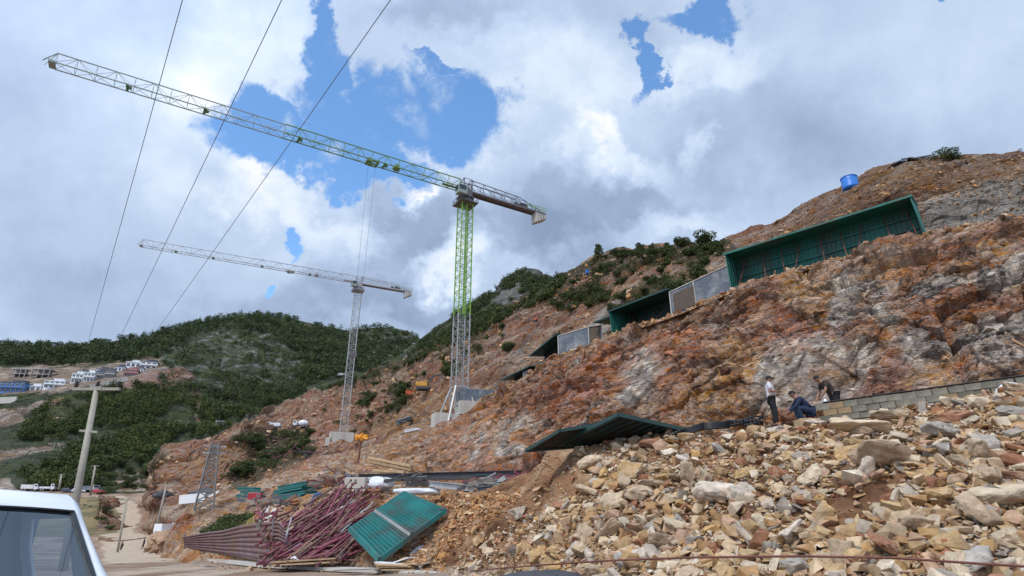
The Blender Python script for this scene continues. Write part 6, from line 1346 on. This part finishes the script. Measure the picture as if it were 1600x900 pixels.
for (xa, ya, xb, yb, h, lb) in ((140, 606, 200, 592, 8, 'long grey retaining wall below the villa row'), (222, 580, 254, 576, 4, 'pale retaining wall under the rightmost villa'), (-20, 628, 26, 626, 10, 'grey retaining wall under the large blue house')):
    qa, qb = at(xa, ya, 'far'), at(xb, yb, 'far'); s = qa.y / F_PX; mb = MB(); mb.bar(qa + Vector((0, -1, h * s / 2 - 1)), qb + Vector((0, -1, h * s / 2 - 1)), .8, h * s); tag(mb.build('retaining_wall', M['concrete']), lb, 'wall')

# ------------------------------------------------------------------ the white van
tgt = P(119, 802, 5.0); hz = R(-40)
Rz = Matrix.Rotation(hz, 3, 'Z'); loc = tgt - Rz @ Vector((.14, .63, 1.745)) ; loc.z = 0
van = empty('van', loc, hz, 'white van at the lower left with large dark windscreen facing the road', 'van')
wv = [.90, .92, .92, .86, .80, .72, .56, .30]          # half widths going up the side
def station(x):
    # height of roof line at x
    if x <= -.05: top = 1.885
    elif x <= .14: top = 1.885 - .14 * ((x + .05) / .19) ** 1.6
    elif x <= 1.05: top = 1.745 - (x - .14) * .86
    else: top = .962 - (x - 1.05) * .16 - max(0, x - 1.5) ** 2 * 2.0
    return top
xs = [-3.9, -3.85, -3.0, -2.0, -1.2, -.6, -.2, -.05, .02, .08, .14, .3, .5, .7, .9, 1.05, 1.2, 1.4, 1.55, 1.66, 1.72]; mb = MB(); vs = []; ns = 17
for x in xs:
    t = station(x); lowz = .28
    zz = [lowz, .55, .95, None, None, None, None, None]; hi = t; sec = []
    belt = min(.98, hi - .02); pr_ = [(.90, lowz), (.925, .5), (.915, belt * .8), (.90, belt), (.90 - .17 * max(0, hi - belt - .1) / .8, belt + (hi - belt) * .55), (.90 - .185 * max(0, hi - belt) / .8, hi - (hi - belt) * .2), ((.90 - .19 * max(0, hi - belt) / .8) * .955, hi - .055 if hi > 1.1 else hi - .018), ((.90 - .19 * max(0, hi - belt) / .8) * .87, hi - .015), (.0, hi + .012)]
    sec = [(-y, z) for y, z in pr_] + [(y, z) for y, z in reversed(pr_[:-1])]
    if x > 1.5: k = 1 - (x - 1.5) * .5; sec = [(y * k, z) for y, z in sec]
    vs += [(x, y, z) for y, z in sec]
fs = []; ns = 17
for i in range(len(xs) - 1):
    for j in range(ns - 1):
        if xs[i] >= .14 - 1e-6 and xs[i + 1] <= 1.05 + 1e-6 and 7 <= j <= 8: continue
        if -1.2 <= xs[i] < -.06 + 1e-6 and xs[i + 1] <= -.04 and (j in (3, 4) or j in (11, 12)): continue
        fs.append((i * ns + j, (i + 1) * ns + j, (i + 1) * ns + j + 1, i * ns + j + 1))
fs.append(tuple(range(ns))); e = (len(xs) - 1) * ns; fs.append(tuple(e + k for k in reversed(range(ns))))
mb.add(vs, fs); o = mb.build('body', M['van_white'], van, True); so = o.modifiers.new('t', 'SOLIDIFY'); so.thickness = .03; so.offset = -1
gm_ = bpy.data.materials.new('windscreen_glass'); gm_.use_nodes = True; nt = gm_.node_tree; nt.nodes.clear()
tr_ = nt.nodes.new('ShaderNodeBsdfTransparent'); tr_.inputs[0].default_value = (.35, .42, .48, 1); gl = nt.nodes.new('ShaderNodeBsdfGlossy'); gl.inputs['Roughness'].default_value = .03; gl.inputs[0].default_value = (.8, .9, 1, 1); fr = nt.nodes.new('ShaderNodeFresnel'); fr.inputs[0].default_value = 1.55; mu = nt.nodes.new('ShaderNodeMath'); mu.operation = 'MULTIPLY_ADD'; mu.inputs[1].default_value = 1.2; mu.inputs[2].default_value = .06
mx = nt.nodes.new('ShaderNodeMixShader'); ou = nt.nodes.new('ShaderNodeOutputMaterial'); nt.links.new(fr.outputs[0], mu.inputs[0]); nt.links.new(mu.outputs[0], mx.inputs[0]); nt.links.new(tr_.outputs[0], mx.inputs[1]); nt.links.new(gl.outputs[0], mx.inputs[2]); nt.links.new(mx.outputs[0], ou.inputs[0])
def wpt(x, y, lift=.012): 
    hw = (.90 - .19 * max(0, station(x) - .98) / .8) * .87; return Vector((x, y * hw, station(x) + .012 - .027 * y * y + lift))
mb = MB(); vs = []; nx = 8; ny = 10
for i in range(nx + 1):
    for j in range(ny + 1): vs.append(wpt(.145 + .89 * i / nx, -1 + 2 * j / ny if True else 0) * 1.0)
mb.add([(v[0], v[1] * .985, v[2]) for v in vs], [(i * (ny + 1) + j, (i + 1) * (ny + 1) + j, (i + 1) * (ny + 1) + j + 1, i * (ny + 1) + j + 1) for i in range(nx) for j in range(ny)]); mb.build('windscreen', gm_, van, True)
mb = MB()
for a, b, w in [((.15, -.96), (.15, .96), .05), ((1.02, -.96), (1.02, .96), .06)]:
    for k in range(10): mb.bar(wpt(a[0], a[1] + (b[1] - a[1]) * k / 10, .018), wpt(b[0], a[1] + (b[1] - a[1]) * (k + 1) / 10, .018), w, .012)
for s in (-.95, .95):
    for k in range(8): mb.bar(wpt(.15 + .87 * k / 8, s, .018), wpt(.15 + .87 * (k + 1) / 8, s, .018), .035, .014)
mb.build('windscreen_seal', M['black_plastic'], van)
for s, y in ((1, .35), (-1, -.42)):
    mb = MB(); mb.box((-.75, y, .85), (.16, .5, .75), Matrix.Rotation(R(-12), 3, 'Y')); mb.box((-.5, y, .55), (.5, .5, .16)); o = mb.build('seat', M['cloth_black'], van, bevel=.06); mb = MB(); mb.box((-.86, y, 1.36), (.1, .26, .2)); mb.build('headrest', M['cloth_black'], o, bevel=.04)
mb = MB(); mb.box((.75, 0, .93), (.7, 1.5, .12)); mb.build('dashboard', M['machine_dark'], van, bevel=.04); mb = MB(); mb.box((-1.5, 0, 1.1), (.04, 1.6, 1.4)); mb.build('bulkhead', M['wall_concrete'], van)
mb = MB(); mb.box((.42, 0, 1.50), (.03, .24, .07)); mb.build('rear_view_mirror', M['machine_dark'], van, bevel=.01)
mb = MB(); mb.path([wpt(1.0, .1, .03), wpt(.93, -.5, .045)], .010); mb.path([wpt(1.0, -.3, .03), wpt(.93, -.9, .045)], .010); mb.build('wiper', M['black_plastic'], van)
for s in (-1, 1):
    mb = MB(); mb.box((1.6, s * .66, .72), (.2, .3, .2)); mb.build('headlight', M['white_paint'], van, bevel=.05); mb = MB(); mb.box((.75, s * 1.05, 1.12), (.12, .2, .26)); mb.build('wing_mirror', M['black_plastic'], van, bevel=.04)
    for x in (1.0, -2.9): wheel(van, (x, s * .82, .32), .32, .2)
mb = MB(); mb.box((1.72, 0, .45), (.1, 1.6, .25)); mb.build('bumper', M['black_plastic'], van, bevel=.04)

# ------------------------------------------------------------------ people
def skin(name, pts, edges, rad, mat, parent, sub=2, extra=None):
    names_ = list(pts); me = bpy.data.meshes.new(name); me.from_pydata([pts[k] for k in names_], [(names_.index(a), names_.index(b)) for a, b in edges], []); o = bpy.data.objects.new(name, me); COL.objects.link(o)
    m = o.modifiers.new('s', 'SKIN'); m.use_smooth_shade = True; o.modifiers.new('ss', 'SUBSURF').levels = sub
    for i, k in enumerate(names_):
        r_ = rad[k]; r_ = r_ if isinstance(r_, tuple) else (r_, r_); me.skin_vertices[0].data[i].radius = r_
    me.skin_vertices[0].data[0].use_root = True
    bpy.context.view_layer.update(); dg = bpy.context.evaluated_depsgraph_get(); nm = bpy.data.meshes.new_from_object(o.evaluated_get(dg)); bpy.data.objects.remove(o)
    nm.name = name; nm.materials.clear(); nm.materials.append(mat); o2 = bpy.data.objects.new(name, nm); COL.objects.link(o2); o2.parent = parent
    if extra:
        bm = bmesh.new(); bm.from_mesh(nm); t = MB(); extra(t); tm = bpy.data.meshes.new('t'); tm.from_pydata(t.v, [], t.f); bm.from_mesh(tm); bm.to_mesh(nm); bm.free()
    nm.polygons.foreach_set('use_smooth', [True] * len(nm.polygons)); return o2
def person(loc, rz, J, label, shirt, trousers, hat=False, scale=1.0, sleeves='short'):
    """J: joints, x forward, y to the left, z up"""
    r = empty('person', loc, rz, label, 'person'); r.scale = (scale,) * 3
    V_ = {k: Vector(v) for k, v in J.items()}; P_ = {'pelvis': V_['pelvis'], 'waist': V_['waist'], 'chest': V_['chest'], 'neck': V_['neck'], 'head': V_['head'], 'crown': V_['crown']}; E_ = [('pelvis', 'waist'), ('waist', 'chest'), ('chest', 'neck'), ('neck', 'head'), ('head', 'crown')]
    rd = {'pelvis': (.13, .15), 'waist': (.115, .135), 'chest': (.125, .16), 'neck': .055, 'head': (.082, .088), 'crown': (.07, .078)}
    for s in 'lr':
        for k, q in (('sh', .055), ('el', .042), ('wr', .028), ('hip', .088), ('kn', .06), ('an', .042), ('toe', .035)): P_[k + s] = V_[k + s]; rd[k + s] = q
        E_ += [('chest', 'sh' + s), ('sh' + s, 'el' + s), ('el' + s, 'wr' + s), ('pelvis', 'hip' + s), ('hip' + s, 'kn' + s), ('kn' + s, 'an' + s), ('an' + s, 'toe' + s)]
    up = (V_['crown'] - V_['neck']).normalized(); fw = Vector((1, 0, 0)) - up * up.x; fw.normalize(); side = up.cross(fw)
    def extra(t):
        for s in 'lr':
            w_ = V_['wr' + s]; d = (w_ - V_['el' + s]).normalized(); b_ = d.cross(Vector((0, 0, 1))); b_ = b_.normalized() if b_.length > .1 else Vector((0, 1, 0)); up_ = b_.cross(d)
            t.bar(w_ - d * .02, w_ + d * .09, .08, .03)
            for i in range(4):
                f0 = w_ + d * .085 + b_ * (.03 - .02 * i); L_ = [.065, .075, .07, .055][i]; f1 = f0 + d * L_ * .5; f2 = f1 + (d * .6 - up_ * .8).normalized() * L_ * .5; t.tube(f0, f1, .010, .009, 6); t.tube(f1, f2, .009, .007, 6)
            th = w_ + d * .02 + b_ * .035; t.tube(th, th + (d * .6 + b_ * .7).normalized() * .06, .012, .009, 6)
        hc = V_['head']; n0 = hc + fw * .085; t.tube(n0 + up * .035, n0 + fw * .028 - up * .01, .010, .017, 6)
        for q in (-1, 1): t.tube(hc + side * q * .078, hc + side * q * .092, .026, .022, 8); t.tube(hc + fw * .078 + side * q * .033 + up * .03, hc + fw * .086 + side * q * .033 + up * .03, .013, .011, 8)
        t.tube(hc + fw * .075 - up * .055 - side * .022, hc + fw * .075 - up * .055 + side * .022, .008, .008, 6)
    skin('body', P_, E_, rd, M['skin'], r, 2, extra)
    # shirt
    k_ = ['pelvis', 'waist', 'chest', 'shl', 'ell', 'shr', 'elr'] + (['wrl', 'wrr'] if sleeves == 'long' else []); S_ = {k: P_[k].copy() for k in k_}
    S_['collar'] = P_['chest'].lerp(P_['neck'], .75)
    if sleeves == 'short':
        for s in 'lr': S_['el' + s] = P_['sh' + s].lerp(P_['el' + s], .72)
    else:
        for s in 'lr': S_['wr' + s] = P_['el' + s].lerp(P_['wr' + s], .92)
    Es = [('pelvis', 'waist'), ('waist', 'chest'), ('chest', 'collar')] + [e for s in 'lr' for e in ([('chest', 'sh' + s), ('sh' + s, 'el' + s)] + ([('el' + s, 'wr' + s)] if sleeves == 'long' else []))]
    rs_ = {k: (tuple(a * 1.14 for a in rd[k]) if isinstance(rd.get(k, 1), tuple) else rd.get(k, .06) * 1.3) for k in S_}; rs_['collar'] = .075
    for s in 'lr': rs_['el' + s] = .062; rs_['sh' + s] = .078
    skin('shirt', S_, Es, rs_, M[shirt], r, 2)
    T_ = {'pelvis': P_['pelvis'].lerp(P_['waist'], .15)}; Et = []; rt = {'pelvis': (.12, .15)}
    for s in 'lr':
        T_['hip' + s] = P_['hip' + s]; T_['kn' + s] = P_['kn' + s]; T_['an' + s] = P_['kn' + s].lerp(P_['an' + s], .93); rt.update({'hip' + s: .105, 'kn' + s: .078, 'an' + s: .062}); Et += [('pelvis', 'hip' + s), ('hip' + s, 'kn' + s), ('kn' + s, 'an' + s)]
    skin('trousers', T_, Et, rt, M[trousers], r, 2)
    for s in 'lr':
        mb = MB(); a, t_ = P_['an' + s], P_['toe' + s]; d = (t_ - a); d.z = 0; d.normalize(); q = d.to_track_quat('X', 'Z').to_matrix(); mb.box(Vector((a.x, a.y, t_.z + .005)) + d * .07, (.29, .10, .08), q); mb.build('shoe', M['cloth_black'], r, bevel=.03)
    mb = MB(); hc = V_['head'] + up * .035 - fw * .012; bm = bmesh.new(); bmesh.ops.create_icosphere(bm, subdivisions=3, radius=1.0)
    for v in bm.verts:
        c = v.co.copy(); k = 1.0
        v.co = hc + fw * c.x * (.098 if not hat else .105) + side * c.y * .092 + up * max(c.z * .098, -.055 if c.x < .2 else .018)
    me = bpy.data.meshes.new('hair'); bm.to_mesh(me); bm.free(); me.materials.append(M['hair']); me.polygons.foreach_set('use_smooth', [True] * len(me.polygons)); o = bpy.data.objects.new('cap' if hat else 'hair', me); COL.objects.link(o); o.parent = r
    if hat: mb = MB(); b0 = hc + fw * .08 + up * .03; mb.bar(b0, b0 + fw * .11 - up * .015, .13, .014); mb.build('cap_peak', M['hair'], o, bevel=.005)
    return r
fl = .0
stand = {'pelvis': (0, 0, .93), 'waist': (.03, 0, 1.10), 'chest': (-.01, 0, 1.34), 'neck': (0, 0, 1.50), 'head': (.035, 0, 1.60), 'crown': (.035, 0, 1.69),
         'shl': (-.02, .17, 1.42), 'shr': (-.02, -.17, 1.42), 'ell': (-.03, .24, 1.15), 'elr': (-.02, -.24, 1.15), 'wrl': (.20, .14, 1.12), 'wrr': (.21, -.12, 1.16),
         'hipl': (0, .09, .90), 'hipr': (0, -.09, .90), 'knl': (.04, .10, .50), 'knr': (.06, -.10, .50), 'anl': (.0, .11, .09), 'anr': (.03, -.10, .09), 'toel': (.14, .13, .03), 'toer': (.18, -.11, .03)}
person(P(1212, 668, 20.0), R(-12), stand, 'man in white t-shirt, black trousers and dark cap standing with hands at his waist', 'shirt_white', 'cloth_black', True)
squat = {'pelvis': (0, 0, .40), 'waist': (.10, 0, .53), 'chest': (.26, 0, .72), 'neck': (.36, 0, .84), 'head': (.43, 0, .92), 'crown': (.46, 0, 1.01),
         'shl': (.27, .17, .76), 'shr': (.27, -.17, .76), 'ell': (.45, .22, .52), 'elr': (.46, -.22, .52), 'wrl': (.62, .10, .38), 'wrr': (.62, -.12, .36),
         'hipl': (.0, .10, .40), 'hipr': (0, -.10, .40), 'knl': (.40, .2, .50), 'knr': (.38, -.2, .50), 'anl': (.28, .17, .09), 'anr': (.26, -.17, .09), 'toel': (.42, .19, .03), 'toer': (.40, -.19, .03)}
person(P(1270, 664, 19.9), R(172), squat, 'man in navy jacket squatting and reaching down to the left', 'cloth_navy', 'cloth_denim', sleeves='long', scale=1.1)
bend = {'pelvis': (0, 0, .92), 'waist': (.09, 0, 1.07), 'chest': (.26, 0, 1.25), 'neck': (.38, 0, 1.37), 'head': (.45, 0, 1.43), 'crown': (.50, 0, 1.52),
        'shl': (.26, .18, 1.31), 'shr': (.26, -.18, 1.31), 'ell': (.36, .22, 1.03), 'elr': (.36, -.22, 1.03), 'wrl': (.50, .12, .82), 'wrr': (.50, -.12, .84),
        'hipl': (0, .09, .90), 'hipr': (0, -.09, .90), 'knl': (.08, .11, .50), 'knr': (.02, -.11, .50), 'anl': (.0, .11, .09), 'anr': (-.05, -.11, .09), 'toel': (.14, .12, .03), 'toer': (.09, -.12, .03)}
person(P(1313, 664, 20.1), R(180), bend, 'man in dark brown shirt bending forward behind the left end of the block wall', 'cloth_brown', 'cloth_black', scale=1.07)
walk = dict(stand); walk.update({'wrl': (.05, .25, .86), 'wrr': (-.02, -.25, .86), 'knl': (.16, .1, .5), 'anl': (.2, .1, .1), 'toel': (.33, .1, .04), 'anr': (-.2, -.1, .12), 'toer': (-.08, -.1, .04)})
for x, y, rz, sh, lb in ((188, 864, 250, 'cloth_brown', 'distant person in dark clothes walking on the road, nearer the van'), (223, 858, 200, 'cloth_navy', 'distant person in bluish top walking on the road, farther from the van')):
    q = P(x, y, 108); person(q, R(rz), walk, lb, sh, 'cloth_black', False, 1.0, 'long')
